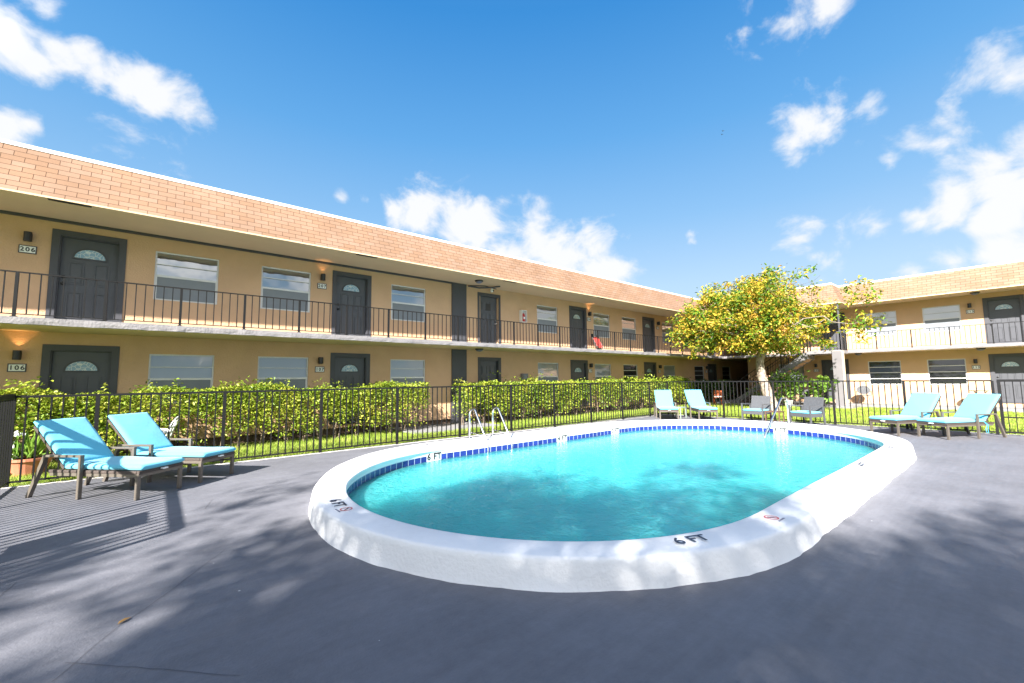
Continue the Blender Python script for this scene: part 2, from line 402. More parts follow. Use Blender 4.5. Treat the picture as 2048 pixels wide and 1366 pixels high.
# clouds: (photo bearing x, y, angular radius, weight)
CL = [(20, 60, 130, 1.0), (110, 90, 90, .95), (70, 120, 70, .9), (-60, 30, 150, 1), (150, 130, 50, .6), (10, 245, 75, .85), (55, 245, 40, .7), (-50, 240, 80, .9),
      (310, 195, 95, .95), (370, 225, 65, .95), (255, 175, 80, .8), (200, 160, 60, .65), (260, 275, 100, .6), (340, 275, 70, .6), (150, 95, 70, .8), (90, 20, 90, .85),
      (840, 430, 75, 1.0), (930, 460, 85, 1.05), (790, 420, 35, .8), (1070, 470, 60, .95), (1150, 485, 60, .75), (1120, 525, 90, .95), (1210, 545, 75, .95), (1000, 520, 80, .9),
      (1600, 240, 75, .8), (1590, 290, 40, .7), (1660, 215, 50, .55), (1740, 215, 60, .5), (1560, 40, 90, .62), (1490, 70, 45, .5), (1650, 5, 60, .5), (1500, 5, 60, .5),
      (1900, 220, 110, .5), (2020, 160, 110, .5), (1820, 265, 60, .45), (1780, 325, 30, .6),
      (2000, 370, 130, 1.1), (1910, 400, 95, 1.05), (1830, 430, 60, .75), (1990, 440, 90, 1.0), (2100, 330, 150, 1.1), (1750, 450, 60, .7), (1680, 480, 45, .45),
      (2000, 510, 110, 1.0), (1900, 525, 80, .9), (1830, 545, 55, .8), (2120, 490, 120, 1.0), (1610, 480, 50, .6), (1660, 525, 50, .65), (1380, 468, 20, .5), (735, 398, 25, .5), (685, 398, 18, .5),
      (2400, 300, 260, .8), (2600, 500, 250, .8), (-400, 200, 200, .8), (-700, 420, 220, .8)]
nz = W.new('ShaderNodeTexNoise'); nz.inputs['Scale'].default_value = 9.5; nz.inputs['Detail'].default_value = 12; nz.inputs['Roughness'].default_value = .59; nz.inputs['Distortion'].default_value = .3
mp = W.new('ShaderNodeMapping'); mp.inputs['Scale'].default_value = (1, 1, 1.25); WL.new(tcw.outputs['Generated'], mp.inputs['Vector']); WL.new(mp.outputs[0], nz.inputs['Vector'])
acc = None
for (x, y, r, w) in CL:
    c = pray(x, y)
    dn = W.new('ShaderNodeVectorMath'); dn.operation = 'DISTANCE'; WL.new(tcw.outputs['Generated'], dn.inputs[0]); dn.inputs[1].default_value = c
    z = fw.dot(c)
    rad = 1.5 * r / F_PX * z * z
    k = wm('MULTIPLY_ADD', dn.outputs['Value'], -w / rad, w)
    acc = k if acc is None else wm('SMOOTH_MAX', acc, k, .12)
for (vx, vy, vz, rad, w) in [(-.6, -.5, .62, .75, 1.1), (.1, -.8, .6, .6, 1.1), (-.3, -.15, .95, .45, .9), (-.9, .15, .35, .6, 1.1), (-.5, -.85, .2, .6, 1.1), (.6, -.7, .25, .5, .95)]:  # unseen clouds behind and overhead, added to raise the fill light
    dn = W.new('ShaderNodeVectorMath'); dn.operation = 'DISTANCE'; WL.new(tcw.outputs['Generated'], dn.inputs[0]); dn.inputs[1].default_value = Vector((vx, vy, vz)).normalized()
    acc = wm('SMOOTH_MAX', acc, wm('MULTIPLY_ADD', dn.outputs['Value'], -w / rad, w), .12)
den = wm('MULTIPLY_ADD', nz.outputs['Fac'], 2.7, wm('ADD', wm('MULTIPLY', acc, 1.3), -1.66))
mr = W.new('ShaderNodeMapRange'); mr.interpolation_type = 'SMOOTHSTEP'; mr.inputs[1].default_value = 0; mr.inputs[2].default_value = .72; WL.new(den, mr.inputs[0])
# fair-weather sky over the city: bluer than the clean model, paler toward the horizon
sepw = W.new('ShaderNodeSeparateXYZ'); WL.new(tcw.outputs['Generated'], sepw.inputs[0])
rampw = W.new('ShaderNodeValToRGB'); el_ = rampw.color_ramp.elements
for i, (p_, c_) in enumerate([(0, (.66, .80, .95)), (1, (.06, .22, .52)), (.20, (.50, .72, .96)), (.34, (.28, .57, .93)), (.50, (.125, .43, .87)), (.68, (.035, .29, .75))]):
    e = el_[i] if i < 2 else el_.new(p_)
    e.position = p_; e.color = (*c_, 1)
WL.new(sepw.outputs['Z'], rampw.inputs[0])
rs = W.new('ShaderNodeVectorMath'); rs.operation = 'SCALE'; rs.inputs['Scale'].default_value = 4.15; WL.new(rampw.outputs[0], rs.inputs[0])
sm_ = W.new('ShaderNodeMix'); sm_.data_type = 'RGBA'; sm_.inputs[0].default_value = .88; WL.new(sky.outputs[0], sm_.inputs[6]); WL.new(rs.outputs[0], sm_.inputs[7])
mixc = W.new('ShaderNodeMix'); mixc.data_type = 'RGBA'
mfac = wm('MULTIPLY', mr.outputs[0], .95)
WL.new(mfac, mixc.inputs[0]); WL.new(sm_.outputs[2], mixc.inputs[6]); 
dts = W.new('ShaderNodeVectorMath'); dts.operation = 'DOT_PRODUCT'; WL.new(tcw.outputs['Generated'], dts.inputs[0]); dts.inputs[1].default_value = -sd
glow = wm('MULTIPLY_ADD', wm('MAXIMUM', dts.outputs['Value'], 0.0), 1.7, 1.0)      # clouds toward the sun brightened to add fill light
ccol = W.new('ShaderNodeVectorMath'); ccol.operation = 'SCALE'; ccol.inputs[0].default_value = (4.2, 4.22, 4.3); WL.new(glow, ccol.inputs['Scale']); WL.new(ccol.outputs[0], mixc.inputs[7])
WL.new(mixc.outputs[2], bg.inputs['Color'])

scene.view_settings.view_transform = 'Standard'; scene.view_settings.look = 'None'; scene.view_settings.gamma = 1
scene.view_settings.exposure = 2.0
try:
    scene.cycles.max_bounces = 8; scene.cycles.transparent_max_bounces = 16; scene.cycles.caustics_reflective = False; scene.cycles.caustics_refractive = False
    scene.cycles.sample_clamp_indirect = 6
except Exception: pass

# ------------------------------------------------------------------ ground, deck, walks
DX0, DX1, DY0, DY1 = -1.72, 16.75, -14.0, 10.02
NIN = 320
RAD, CLX, CRX, CY = 2.84, 4.56, 10.3, 4.58
def stadium(n, off=0.0):
    """points and outward normals of the pool's inner edge, evenly spaced, counter-clockwise from the near straight"""
    Ls = CRX - CLX; A = math.pi * RAD; tot = 2 * Ls + 2 * A; out = []
    for i in range(n):
        s = tot * i / n
        if s < Ls: p = (CLX + s, CY - RAD); nn = (0, -1)
        elif s < Ls + A:
            a = -math.pi / 2 + (s - Ls) / RAD; nn = (math.cos(a), math.sin(a)); p = (CRX + RAD * nn[0], CY + RAD * nn[1])
        elif s < 2 * Ls + A: p = (CRX - (s - Ls - A), CY + RAD); nn = (0, 1)
        else:
            a = math.pi / 2 + (s - 2 * Ls - A) / RAD; nn = (math.cos(a), math.sin(a)); p = (CLX + RAD * nn[0], CY + RAD * nn[1])
        out.append((p[0] + nn[0] * off, p[1] + nn[1] * off, nn[0], nn[1], s))
    return out
ST = stadium(NIN)
WT = [(-90, .36), (-71, .41), (-47, .60), (-27, .77), (-7, .80), (12, .73), (40, .58), (65, .60), (90, .78), (110, .74), (127, .58), (150, .38), (180, .33), (225, .31), (270, .36)]
def cwidth(nx, ny):
    a = math.degrees(math.atan2(ny, nx))
    if a < -90: a += 360
    for (a0, w0), (a1, w1) in zip(WT, WT[1:]):
        if a0 <= a <= a1:
            t = (a - a0) / (a1 - a0); t = t * t * (3 - 2 * t); return w0 + (w1 - w0) * t
    return .36
CW = [cwidth(p[2], p[3]) for p in ST]
for _ in range(40): CW = [(CW[i - 1] + CW[i] + CW[(i + 1) % NIN]) / 3 for i in range(NIN)]

def ring_sheet(mb, loop, x0, y0, x1, y1, z):
    """flat sheet between a rectangle and an inner closed loop"""
    n = len(loop); cx = sum(p[0] for p in loop) / n; cy = sum(p[1] for p in loop) / n
    outer = []
    for p in loop:
        dx, dy = p[0] - cx, p[1] - cy
        t = min(((x1 - cx) / dx if dx > 1e-6 else 1e9), ((x0 - cx) / dx if dx < -1e-6 else 1e9), ((y1 - cy) / dy if dy > 1e-6 else 1e9), ((y0 - cy) / dy if dy < -1e-6 else 1e9))
        outer.append((cx + dx * t, cy + dy * t))
    vs = [(p[0], p[1], z) for p in loop] + [(p[0], p[1], z) for p in outer]
    fs = [(i, (i + 1) % n, n + (i + 1) % n, n + i) for i in range(n)]
    # fill rectangle corners
    cor = [(x0, y0), (x1, y0), (x1, y1), (x0, y1)]
    def side(q): return 0 if abs(q[1] - y0) < 1e-5 else 2 if abs(q[1] - y1) < 1e-5 else 1 if abs(q[0] - x1) < 1e-5 else 3
    for i in range(n):
        a, b = outer[i], outer[(i + 1) % n]
        sa, sb = side(a), side(b)
        if sa != sb:
            best = min(cor, key=lambda c: abs(c[0] - a[0]) + abs(c[1] - a[1]) + abs(c[0] - b[0]) + abs(c[1] - b[1]))
            vs.append((best[0], best[1], z)); fs.append((n + i, n + (i + 1) % n, len(vs) - 1))
    mb.add(vs, fs)

mb = MB(); S = 400
HL = [(p[0] + p[2] * .02, p[1] + p[3] * .02) for p in ST]
ring_sheet(mb, HL, -S, -S, S, S, -.03)
tag(mb.build('ground', M['lawn']), kind='structure')
mb = MB(); ring_sheet(mb, HL, DX0, DY0, DX1, DY1, 0.0)
mb.quad((DX0, DY1, -.05), (DX1, DY1, -.05), (DX1, DY1, 0), (DX0, DY1, 0)); mb.quad((DX1, DY1, -.05), (DX1, DY0, -.05), (DX1, DY0, 0), (DX1, DY1, 0))
deck = tag(mb.build('pool_deck', M['deck']), kind='structure')
# shallow joints cut in the deck
M['joint'] = mat('deck_joint', (.055, .055, .065), .8)
mb = MB()
def crack(pts, w):
    for a, b in zip(pts, pts[1:]):
        d = (Vector((*b, 0)) - Vector((*a, 0))).normalized(); nrm = Vector((-d.y, d.x, 0)) * w / 2
        mb.quad(Vector((*a, .004)) - nrm, Vector((*b, .004)) - nrm, Vector((*b, .004)) + nrm, Vector((*a, .004)) + nrm)
def wob(a, b, n=14, amp=.015):
    return [(a[0] + (b[0] - a[0]) * i / n + random.uniform(-amp, amp), a[1] + (b[1] - a[1]) * i / n + random.uniform(-amp, amp)) for i in range(n + 1)]
for L_ in ([(-.34, 3.37), (-.1, 3.84), (.13, 4.16), (.40, 4.6), (.58, 4.89)], [(-.31, 3.55), (.05, 3.17), (.42, 2.78)], [(-.8, 4.93), (-.76, 5.21)], [(.55, 6.59), (.66, 7.02)]):
    for a_, b_ in zip(L_, L_[1:]): crack([a_] + wob(a_, b_, 6, .006)[1:-1] + [b_], .003)
tag(mb.build('expansion_joint', M['joint'], deck))
# pale strip of bare concrete along the fence
mb = MB()
random.seed(3)
def strip(p, q, w):
    n = int((Vector(q) - Vector(p)).length / .12); d = (Vector(q) - Vector(p)).normalized(); nr = Vector((-d.y, d.x))
    pts = [Vector(p) + d * ((Vector(q) - Vector(p)).length * i / n) for i in range(n + 1)]
    for i in range(n):
        a0 = pts[i] - nr * w * (.6 + .8 * ((i * 7919) % 97) / 97); b0 = pts[i + 1] - nr * w * (.6 + .8 * (((i + 1) * 7919) % 97) / 97)
        a1 = pts[i] + nr * .05; b1 = pts[i + 1] + nr * .05
        mb.quad((*a0, .004), (*b0, .004), (*b1, .004), (*a1, .004))
strip((-1.72, 9.99), (16.72, 9.72), .07); strip((16.72, 9.72), (16.72, -8), .05)
tag(mb.build('deck_edge', M['palewalk']), kind='structure')
mb = MB(); mb.box(5.9, 11.5, -.06, 9.1, 13.25, .012)
tag(mb.build('path', M['concrete']), kind='structure')
mb = MB(); mb.box(26.75, -9, -.06, 28.45, 13.3, .10); mb.box(25.2, 5.2, -.06, 26.748, 11.5, .08)
tag(mb.build('walkway', M['concrete']), kind='structure')

# ------------------------------------------------------------------ swimming pool
pool = thing('swimming_pool', 'oval swimming pool with raised white coping and a band of cobalt tiles', 'swimming pool', (7.4, 4.6, 0))
mb = MB()
prof = []   # (fraction across the coping: 0 inner, 1 outer ; z)
rows = []
for i, p in enumerate(ST):
    w = CW[i]; x, y, nx, ny, s = p
    j1 = .004 * math.sin(s * 2.1) + .003 * math.sin(s * 5.3 + 1); j2 = .004 * math.sin(s * 3.7 + 2) + .003 * math.sin(s * 9.1) + random.uniform(-.004, .004)
    zt = .232 + .006 * math.sin(s * 1.3)
    pr = [(-.001, .115), (.0, .165), (-.018, .185), (-.022, .205), (-.012, zt - .006), (.01, zt), (w * .5, zt + .004), (w - .03 + j1, zt - .001), (w - .012 + j1, zt - .006), (w - .001 + j1, zt - .022), (w + .005 + j1, zt - .05), (w + .02 + j1, .10), (w + .03 + j2, .02), (w + .038 + j2 * 1.6, -.004)]
    rows.append([(x + nx * d, y + ny * d, z) for d, z in pr])
K = len(rows[0])
vs = [v for r in rows for v in r]
fs = [(i * K + k, i * K + k + 1, ((i + 1) % NIN) * K + k + 1, ((i + 1) % NIN) * K + k) for i in range(NIN) for k in range(K - 1)]
mb.add(vs, fs); mb.build('coping', M['coping'], pool, smooth=True, world=True)
# tile band
mb = MB(); mb.uv = []
for i in range(NIN + 1):
    x, y, nx, ny, s = ST[i % NIN]; s = s if i < NIN else 2 * (CRX - CLX) + 2 * math.pi * RAD
    for z in (-.075, .117):
        mb.v.append((x - nx * .002, y - ny * .002, z)); mb.uv.append((s, z + .04))
mb.f += [(2 * i, 2 * i + 1, 2 * i + 3, 2 * i + 2) for i in range(NIN)]
mb.build('tile_band', M['tile'], pool, smooth=True, world=True)
# basin: sloping floor
def floor_z(x): 
    t = min(1, max(0, (x - 3.5) / 7.5)); return -1.75 + .95 * t
mb = MB(); rws = []
for k, (off, fz) in enumerate([(0, 0), (0, .85), (-.12, .97), (-.35, 1.0)]):
    for p in ST:
        x = p[0] + p[2] * off; y = p[1] + p[3] * off
        mb.v.append((x, y, -.07 + (floor_z(x) + .07) * fz))
for k in range(3):
    for i in range(NIN):
        a = k * NIN + i; b = k * NIN + (i + 1) % NIN
        mb.f.append((a, b, b + NIN, a + NIN))
# floor strips between the two long sides
base = 3 * NIN
half = NIN // 2
lo = sorted(range(NIN), key=lambda i: mb.v[base + i][0])
import bisect
low = sorted([(mb.v[base + i][0], base + i) for i in range(NIN) if ST[i][1] < CY]); up = sorted([(mb.v[base + i][0], base + i) for i in range(NIN) if ST[i][1] >= CY])
i = j = 0
while i < len(low) - 1 or j < len(up) - 1:
    if j == len(up) - 1 or (i < len(low) - 1 and low[i + 1][0] <= up[j + 1][0]):
        mb.f.append((low[i][1], low[i + 1][1], up[j][1])); i += 1
    else:
        mb.f.append((low[i][1], up[j + 1][1], up[j][1])); j += 1
mb.build('basin', M['plaster'], pool, world=True)
# entry steps at the shallow end
for k, (rr, z) in enumerate([(2.25, -.42), (1.75, -.25), (1.2, -.10)]):
    mb = MB(); n = 28; ring = []
    for a in range(n + 1):
        an = R(110 + 150 * a / n) if False else R(100 + 160 * a / n)
        x = 13.0 + rr * math.cos(an); y = 4.5 + rr * 1.25 * math.sin(an)
        dx, dy = x - CRX, y - CY; d = math.hypot(dx, dy)
        if x > CRX and d > RAD - .01: x = CRX + dx / d * (RAD - .01); y = CY + dy / d * (RAD - .01)
        ring.append((x, y))
    back = []
    for a in range(n + 1):
        an0 = math.atan2(ring[-1][1] - CY, ring[-1][0] - CRX); an1 = math.atan2(ring[0][1] - CY, ring[0][0] - CRX)
        an = an0 + (an1 - an0) * a / n; back.append((CRX + (RAD - .01) * math.cos(an), CY + (RAD - .01) * math.sin(an)))
    poly = ring + back[1:-1]
    m_ = len(poly)
    mb.add([(x, y, z) for x, y in poly] + [(x, y, -1.0) for x, y in poly], [tuple(range(m_))] + [(q, (q + 1) % m_, m_ + (q + 1) % m_, m_ + q) for q in range(m_)])
    st = mb.build('step', M['plaster'], pool, world=True)
    mb = MB()
    mb.tube([(x, y, z + .012) for x, y in ring], .03, 6); e = mb.build('step_edge', M['navy'], st)
# water
mb = MB()
zb = MB()
mb.v = [(p[0] - p[2] * .004, p[1] - p[3] * .004, .008) for p in ST]; top = list(range(NIN))
n0 = NIN
mb.v += [(p[0] - p[2] * .004, p[1] - p[3] * .004, -2.2) for p in ST]
mb.f = [tuple(top), tuple(range(NIN, 2 * NIN))[::-1]] + [(q, NIN + q, NIN + (q + 1) % NIN, (q + 1) % NIN) for q in range(NIN)]
tag(mb.build('water', M['water']), kind='structure')

# depth markings
def loc_on_ring(x=None, side=None, ang=None):
    if ang is not None: return (CRX + RAD * math.cos(ang), CY + RAD * math.sin(ang), math.cos(ang), math.sin(ang)) if math.cos(ang) > 0 else (CLX + RAD * math.cos(ang), CY + RAD * math.sin(ang), math.cos(ang), math.sin(ang))
    return (x, CY - RAD, 0, -1) if side < 0 else (x, CY + RAD, 0, 1)
def top_frame(p, out, shift=0.0, z=.245):
    n = Vector((p[2], p[3], 0)); up_ = -n; rt = Vector((up_.y, -up_.x, 0))
    o = Vector((p[0], p[1], z)) + n * out + rt * shift
    o -= Vector(pool.location)
    m_ = Matrix.Identity(4)
    for i in range(3): m_[i][0] = rt[i]; m_[i][1] = up_[i]; m_[i][2] = (0, 0, 1)[i]; m_[i][3] = o[i]
    return m_
def no_diving(p, out, shift=0.0):
    m_ = top_frame(p, out, shift)
    mb = MB(); n = 24
    for k in range(n):
        a, b = 2 * math.pi * k / n, 2 * math.pi * (k + 1) / n
        mb.quad((.05 * math.cos(a), .05 * math.sin(a), 0), (.062 * math.cos(a), .062 * math.sin(a), 0), (.062 * math.cos(b), .062 * math.sin(b), 0), (.05 * math.cos(b), .05 * math.sin(b), 0))
    mb.quad((-.04, .033, 0), (-.033, .04, 0), (.04, -.033, 0), (.033, -.04, 0))
    mb.xform(m_); mk = mb.build('no_diving_symbol', M['redmark'], pool)
    mb = MB()   # the diving figure
    mb.add([(math.cos(2 * math.pi * k / 10) * .009 - .012, math.sin(2 * math.pi * k / 10) * .009 + .022, 0) for k in range(10)], [tuple(range(10))])
    mb.quad((-.012, .012, 0), (-.004, .018, 0), (.026, -.012, 0), (.018, -.02, 0)); mb.quad((-.02, .008, 0), (-.015, .014, 0), (-.03, -.008, 0), (-.034, -.004, 0))
    mb.xform(m_ @ Matrix.Translation((0, 0, .001))); mb.build('diver_figure', M['signblack'], mk)
    text_part('NO DIVING', .026, M['greymark'], 'lettering', mk, m_ @ Matrix.Translation((0, -.085, 0)))
def top_mark(txt, p, out, size=.17, shift=0.0):
    text_part(txt, size, M['navy'], 'depth_marking', pool, top_frame(p, out, shift), bold=.002)
pn = loc_on_ring(ang=R(180 + 67)); top_mark('6 FT', pn, .165)
pn2 = (4.45, CY - RAD, 0, -1); no_diving(pn2, .15)
top_mark('4 FT', (8.07, CY - RAD, 0, -1), .15); no_diving((6.82, CY - RAD, 0, -1), .15)
top_mark('3 FT', (10.25, CY - RAD, 0, -1), .15); no_diving((9.35, CY - RAD, 0, -1), .15)
pl = loc_on_ring(ang=R(175)); top_mark('6 FT', pl, .16); pl2 = loc_on_ring(ang=R(180.5)); no_diving(pl2, .15)
pf = loc_on_ring(x=4.35, side=1); top_mark('6 FT', pf, .5)
def wall_mark(txt, p):
    n = Vector((p[2], p[3], 0)); f = -n; rt = Vector((0, 0, 1)).cross(f)
    def fr(off, z):
        m_ = Matrix.Identity(4); o = Vector((p[0], p[1], z)) + f * off - Vector(pool.location)
        for i in range(3): m_[i][0] = rt[i]; m_[i][1] = (0, 0, 1)[i]; m_[i][2] = f[i]; m_[i][3] = o[i]
        return m_
    mb = MB(); mb.box(-.17, -.062, -.004, .17, .062, .006); mb.xform(fr(.004, .055)); pl_ = mb.build('marking_plate', M['coping'], pool)
    text_part(txt, .165, M['signblack'], 'lettering', pl_, fr(.0125, .08), bold=.006, spacing=1.1)
wall_mark('6 FT', loc_on_ring(ang=R(97.3))); wall_mark('4 FT', (7.8, CY + RAD, 0, 1)); wall_mark('3 FT', (9.95, CY + RAD, 0, 1)); wall_mark('3 FT', loc_on_ring(ang=R(-5)))

# pool ladder and grab rail
lad = thing('pool_ladder', 'stainless steel pool ladder with two curved handrails on far coping', 'pool ladder', (5.85, 8.0, .23))
def arc(c, r, a0, a1, n, ax, ay):
    return [Vector(c) + Vector(ax) * (r * math.cos(a0 + (a1 - a0) * i / n)) + Vector(ay) * (r * math.sin(a0 + (a1 - a0) * i / n)) for i in range(n + 1)]
for dx in (-.33, .33):
    mb = MB()
    pts = [(dx, .12, -.02), (dx, .12, .45)] + arc((dx, -.02, .52), .14, 0, R(125), 9, (0, 1, 0), (0, 0, 1)) + [(dx, -.50, .05), (dx, -.57, -.08), (dx, -.58, -.30), (dx, -.58, -1.0)]
    mb.tube(pts, .022, 12); mb.build('handrail', M['steel'], lad, smooth=True)
    mb = MB(); mb.tube([(dx, .12, .14), (dx, -.5, .1)], .014, 8); mb.build('brace', M['steel'], lad, smooth=True)
    mb = MB(); mb.lathe([(.05, 0), (.05, .012), (.026, .025)], 16, (dx, .12, .0)); mb.build('flange', M['steel'], lad, smooth=True)
for z in (-.35, -.62, -.9):
    mb = MB(); mb.box(-.32, -.62, z, .32, -.54, z + .03); mb.build('tread', M['steel'], lad)
grab = thing('grab_rail', 'single stainless steel grab rail slanting into the pool steps', 'grab rail', (13.72, 4.3, .23))
mb = MB()
pts = [(0, 0, -.02), (0, 0, .55)] + arc((-.12, 0, .60), .12, 0, R(90), 6, (1, 0, 0), (0, 0, 1)) + [(-.35, 0, .71)] + arc((-.42, 0, .58), .13, R(90), R(138), 5, (1, 0, 0), (0, 0, 1)) + [(-1.75, 0, -.16), (-1.82, 0, -.26), (-1.82, 0, -.60)]
mb.tube(pts, .024, 12); mb.build('rail', M['steel'], grab, smooth=True)
mb = MB(); mb.lathe([(.06, 0), (.06, .012), (.034, .025)], 16); mb.build('flange', M['steel'], grab, smooth=True)
mb = MB(); mb.lathe([(.07, 0), (.07, .03), (.03, .05)], 16, (-1.82, 0, -.62)); mb.build('foot_flange', M['steel'], grab, smooth=True)

# ------------------------------------------------------------------ the apartment building (L-shaped)
WY, WX = 13.2, 28.3            # wall faces of the two wings
EY, EX = 11.68, 26.8           # edges of walkways and eaves
ZS, ZT, ZF = 2.66, 2.80, 5.13  # slab underside, slab top, eave soffit
XL, XR, YB, YN = -9.0, 36.0, -7.0, 10.9
bld = thing('apartment_building', 'two-storey tan stucco apartment building with peach shingle mansard roof and outside galleries', 'building', (WX, WY, 0))

def wall_face(mb, u0, u1, z0, z1, holes, depth, tf):
    us = sorted({u0, u1, *[h[0] for h in holes], *[h[1] for h in holes]}); zs = sorted({z0, z1, *[h[2] for h in holes], *[h[3] for h in holes]})
    us = [u for u in us if u0 <= u <= u1]; zs = [z for z in zs if z0 <= z <= z1]
    for a, b in zip(us, us[1:]):
        for c, d in zip(zs, zs[1:]):
            cu, cz = (a + b) / 2, (c + d) / 2
            if any(h[0] < cu < h[1] and h[2] < cz < h[3] for h in holes): continue
            mb.quad(tf(a, 0, c), tf(b, 0, c), tf(b, 0, d), tf(a, 0, d))
    for h in holes:
        a, b, c, d = h
        mb.quad(tf(a, 0, c), tf(a, 0, d), tf(a, depth, d), tf(a, depth, c)); mb.quad(tf(b, 0, d), tf(b, 0, c), tf(b, depth, c), tf(b, depth, d))
        mb.quad(tf(a, 0, d), tf(b, 0, d), tf(b, depth, d), tf(a, depth, d)); mb.quad(tf(b, 0, c), tf(a, 0, c), tf(a, depth, c), tf(b, depth, c))
def tfL(u, i, z): return (u, WY + i, z)
def tfR(u, i, z): return (WX + i, -u, z)

DW, TW, WW, WH = .475, .60, .635, 1.19
FLO = .29
# centres along each wing: doors, utility doors, windows
doorsL = [-1.25, 4.59, 15.14, 21.06, 28.42]
utilL = [9.92]
winL = [-6.0, .505, 2.745, 6.51, 13.13, 16.91, 19.22, 23.10, 26.70, 30.6]
doorsR = [-.28, -6.46]                       # u = -y
winR = [-4.43, -2.22, -8.55, 3.4, 5.6]
holesL, holesR = [], []
for up_ in (0, 1):
    zf = ZT if up_ else FLO; top = zf + (2.0 if up_ else 2.0); wz = (3.56 if up_ else 1.06)
    for c in doorsL: holesL.append((c - DW, c + DW, zf, top))
    for c in utilL: holesL.append((c - .43, c + .43, zf, top))
    for c in winL: holesL.append((c - WW, c + WW, wz, wz + WH))
    for c in doorsR: holesR.append((c - DW, c + DW, zf, top))
    for c in winR: holesR.append((c - WW, c + WW, wz, wz + WH))
REC = .11
mb = MB(); wall_face(mb, XL, XR, .17, ZF + .05, holesL, REC, tfL)
mb.quad((XL, WY, .17), (XR, WY, .17), (XR, WY + .1, .17), (XL, WY + .1, .17)); mb.quad((XL, WY, -.1), (XL, WY, 5.9), (XL, 22, 5.9), (XL, 22, -.1)); mb.quad((XL, 22, -.1), (XL, 22, 5.9), (38, 22, 5.9), (38, 22, -.1))
mb.build('wall', M['stucco'], bld, world=True)
mb = MB(); wall_face(mb, -YN, -YB, .095, ZF + .05, holesR, REC, tfR)
mb.quad((WX, YN, .0), (XR, YN, .0), (XR, YN, 5.2), (WX, YN, 5.2)); mb.quad((XR, YN, 0), (XR, WY, 0), (XR, WY, 5.2), (XR, YN, 5.2))
mb.quad((WX, YB, 0), (38, YB, 0), (38, YB, 5.9), (WX, YB, 5.9)); mb.quad((38, YB, 0), (38, 22, 0), (38, 22, 5.9), (38, YB, 5.9))
mb.build('wall', M['stucco'], bld, world=True)
mb = MB(); mb.quad((XL, WY + .095, -.1), (XR, WY + .095, -.1), (XR, WY + .095, .18), (XL, WY + .095, .18)); mb.build('foundation', M['founds'], bld, world=True)
# gallery slabs
mb = MB()
def edge_strip(mb, p, q, zb, zt, seed):
    rr = random.Random(seed); n = int((Vector(q) - Vector(p)).length / .16); d = (Vector(q) - Vector(p)); nr = Vector((d.y, -d.x)).normalized()
    a = [];
    for i in range(n + 1):
        b = Vector(p) + d * (i / n); o = rr.uniform(-.006, .006); o2 = rr.uniform(-.012, .004)
        a.append(((*(b + nr * o), zt + rr.uniform(-.006, .0)), (*(b + nr * (o + .002)), (zb + zt) / 2), (*(b + nr * (o + o2)), zb + rr.uniform(.0, .012)), (*(b - nr * .3), zt), (*(b - nr * .02), zb)))
    for s, t in zip(a, a[1:]):
        mb.quad(s[2], t[2], t[1], s[1]); mb.quad(s[1], t[1], t[0], s[0]); mb.quad(s[0], t[0], t[3], s[3]); mb.quad(s[4], t[4], t[2], s[2])
edge_strip(mb, (XL, EY), (EX, EY), ZS, ZT, 1); edge_strip(mb, (EX, EY), (EX, YB), ZS, ZT, 2)
mb.quad((XL, EY + .29, ZT - .001), (EX + .29, EY + .29, ZT - .001), (EX + .29, WY, ZT - .001), (XL, WY, ZT - .001)); mb.quad((EX + .29, YB, ZT - .001), (WX, YB, ZT - .001), (WX, YN, ZT - .001), (EX + .29, YN, ZT - .001)); mb.quad((EX + .29, YN, ZT - .001), (XR, YN, ZT - .001), (XR, WY, ZT - .001), (EX + .29, WY, ZT - .001))
mb.build('gallery_floor', M['slab'], bld, world=True)
mb = MB()
def soff(mb, z, x0, x1): 
    mb.quad((XL, EY + .015, z), (XL, WY, z), (x1, WY, z), (x1, EY + .015, z)); mb.quad((x1, EY + .015, z), (x1, WY, z), (XR, WY, z), (XR, YN, z)); mb.quad((x1, EY + .015, z), (XR, YN, z), (WX, YN, z), (x1, YN, z)); mb.quad((x1, YB, z), (x1, YN, z), (WX, YN, z), (WX, YB, z))
soff(mb, ZS + .003, 0, EX + .015); mb.build('ceiling', M['soffit'], bld, world=True)
mb = MB(); soff(mb, ZF, 0, EX + .015)
BX, BY0, BY1 = 25.6, 5.4, 10.0
mb.quad((BX, BY0, ZF - .002), (BX, BY1, ZF - .002), (EX + .1, BY1, ZF - .002), (EX + .1, BY0, ZF - .002))
mb.build('soffit', M['soffit'], bld, world=True)
# mansard roof
ZR, IN = 6.16, .45
def slope(mb, a, b, c, d):
    """a,b lower edge; c,d upper edge (c above b)"""
    n = len(mb.v); A, B, Cc, D_ = map(Vector, (a, b, c, d)); e = (B - A).normalized()
    for p in (A, B, Cc, D_):
        q = p - A; mb.uv.append((q.dot(e) + 7, (q - e * q.dot(e)).length)); mb.v.append(tuple(p))
    mb.f.append((n, n + 1, n + 2, n + 3))
z0 = ZF - .02; e_ = .03
mb = MB(); mb.uv = []
slope(mb, (XL, EY - e_, z0), (EX - e_, EY - e_, z0), (EX + IN, EY + IN, ZR), (XL, EY + IN, ZR)); mb.build('roof', M['shingle'], bld, world=True)
mb = MB(); mb.uv = []
slope(mb, (EX - e_, EY - e_, z0), (EX - e_, BY1, z0), (EX + IN, BY1 - IN, ZR), (EX + IN, EY + IN, ZR))
slope(mb, (EX - e_, BY0, z0), (EX - e_, YB, z0), (EX + IN, YB, ZR), (EX + IN, BY0 + IN, ZR))
slope(mb, (BX - e_, BY1, z0), (BX - e_, BY0, z0), (BX + IN, BY0 + IN, ZR), (BX + IN, BY1 - IN, ZR))
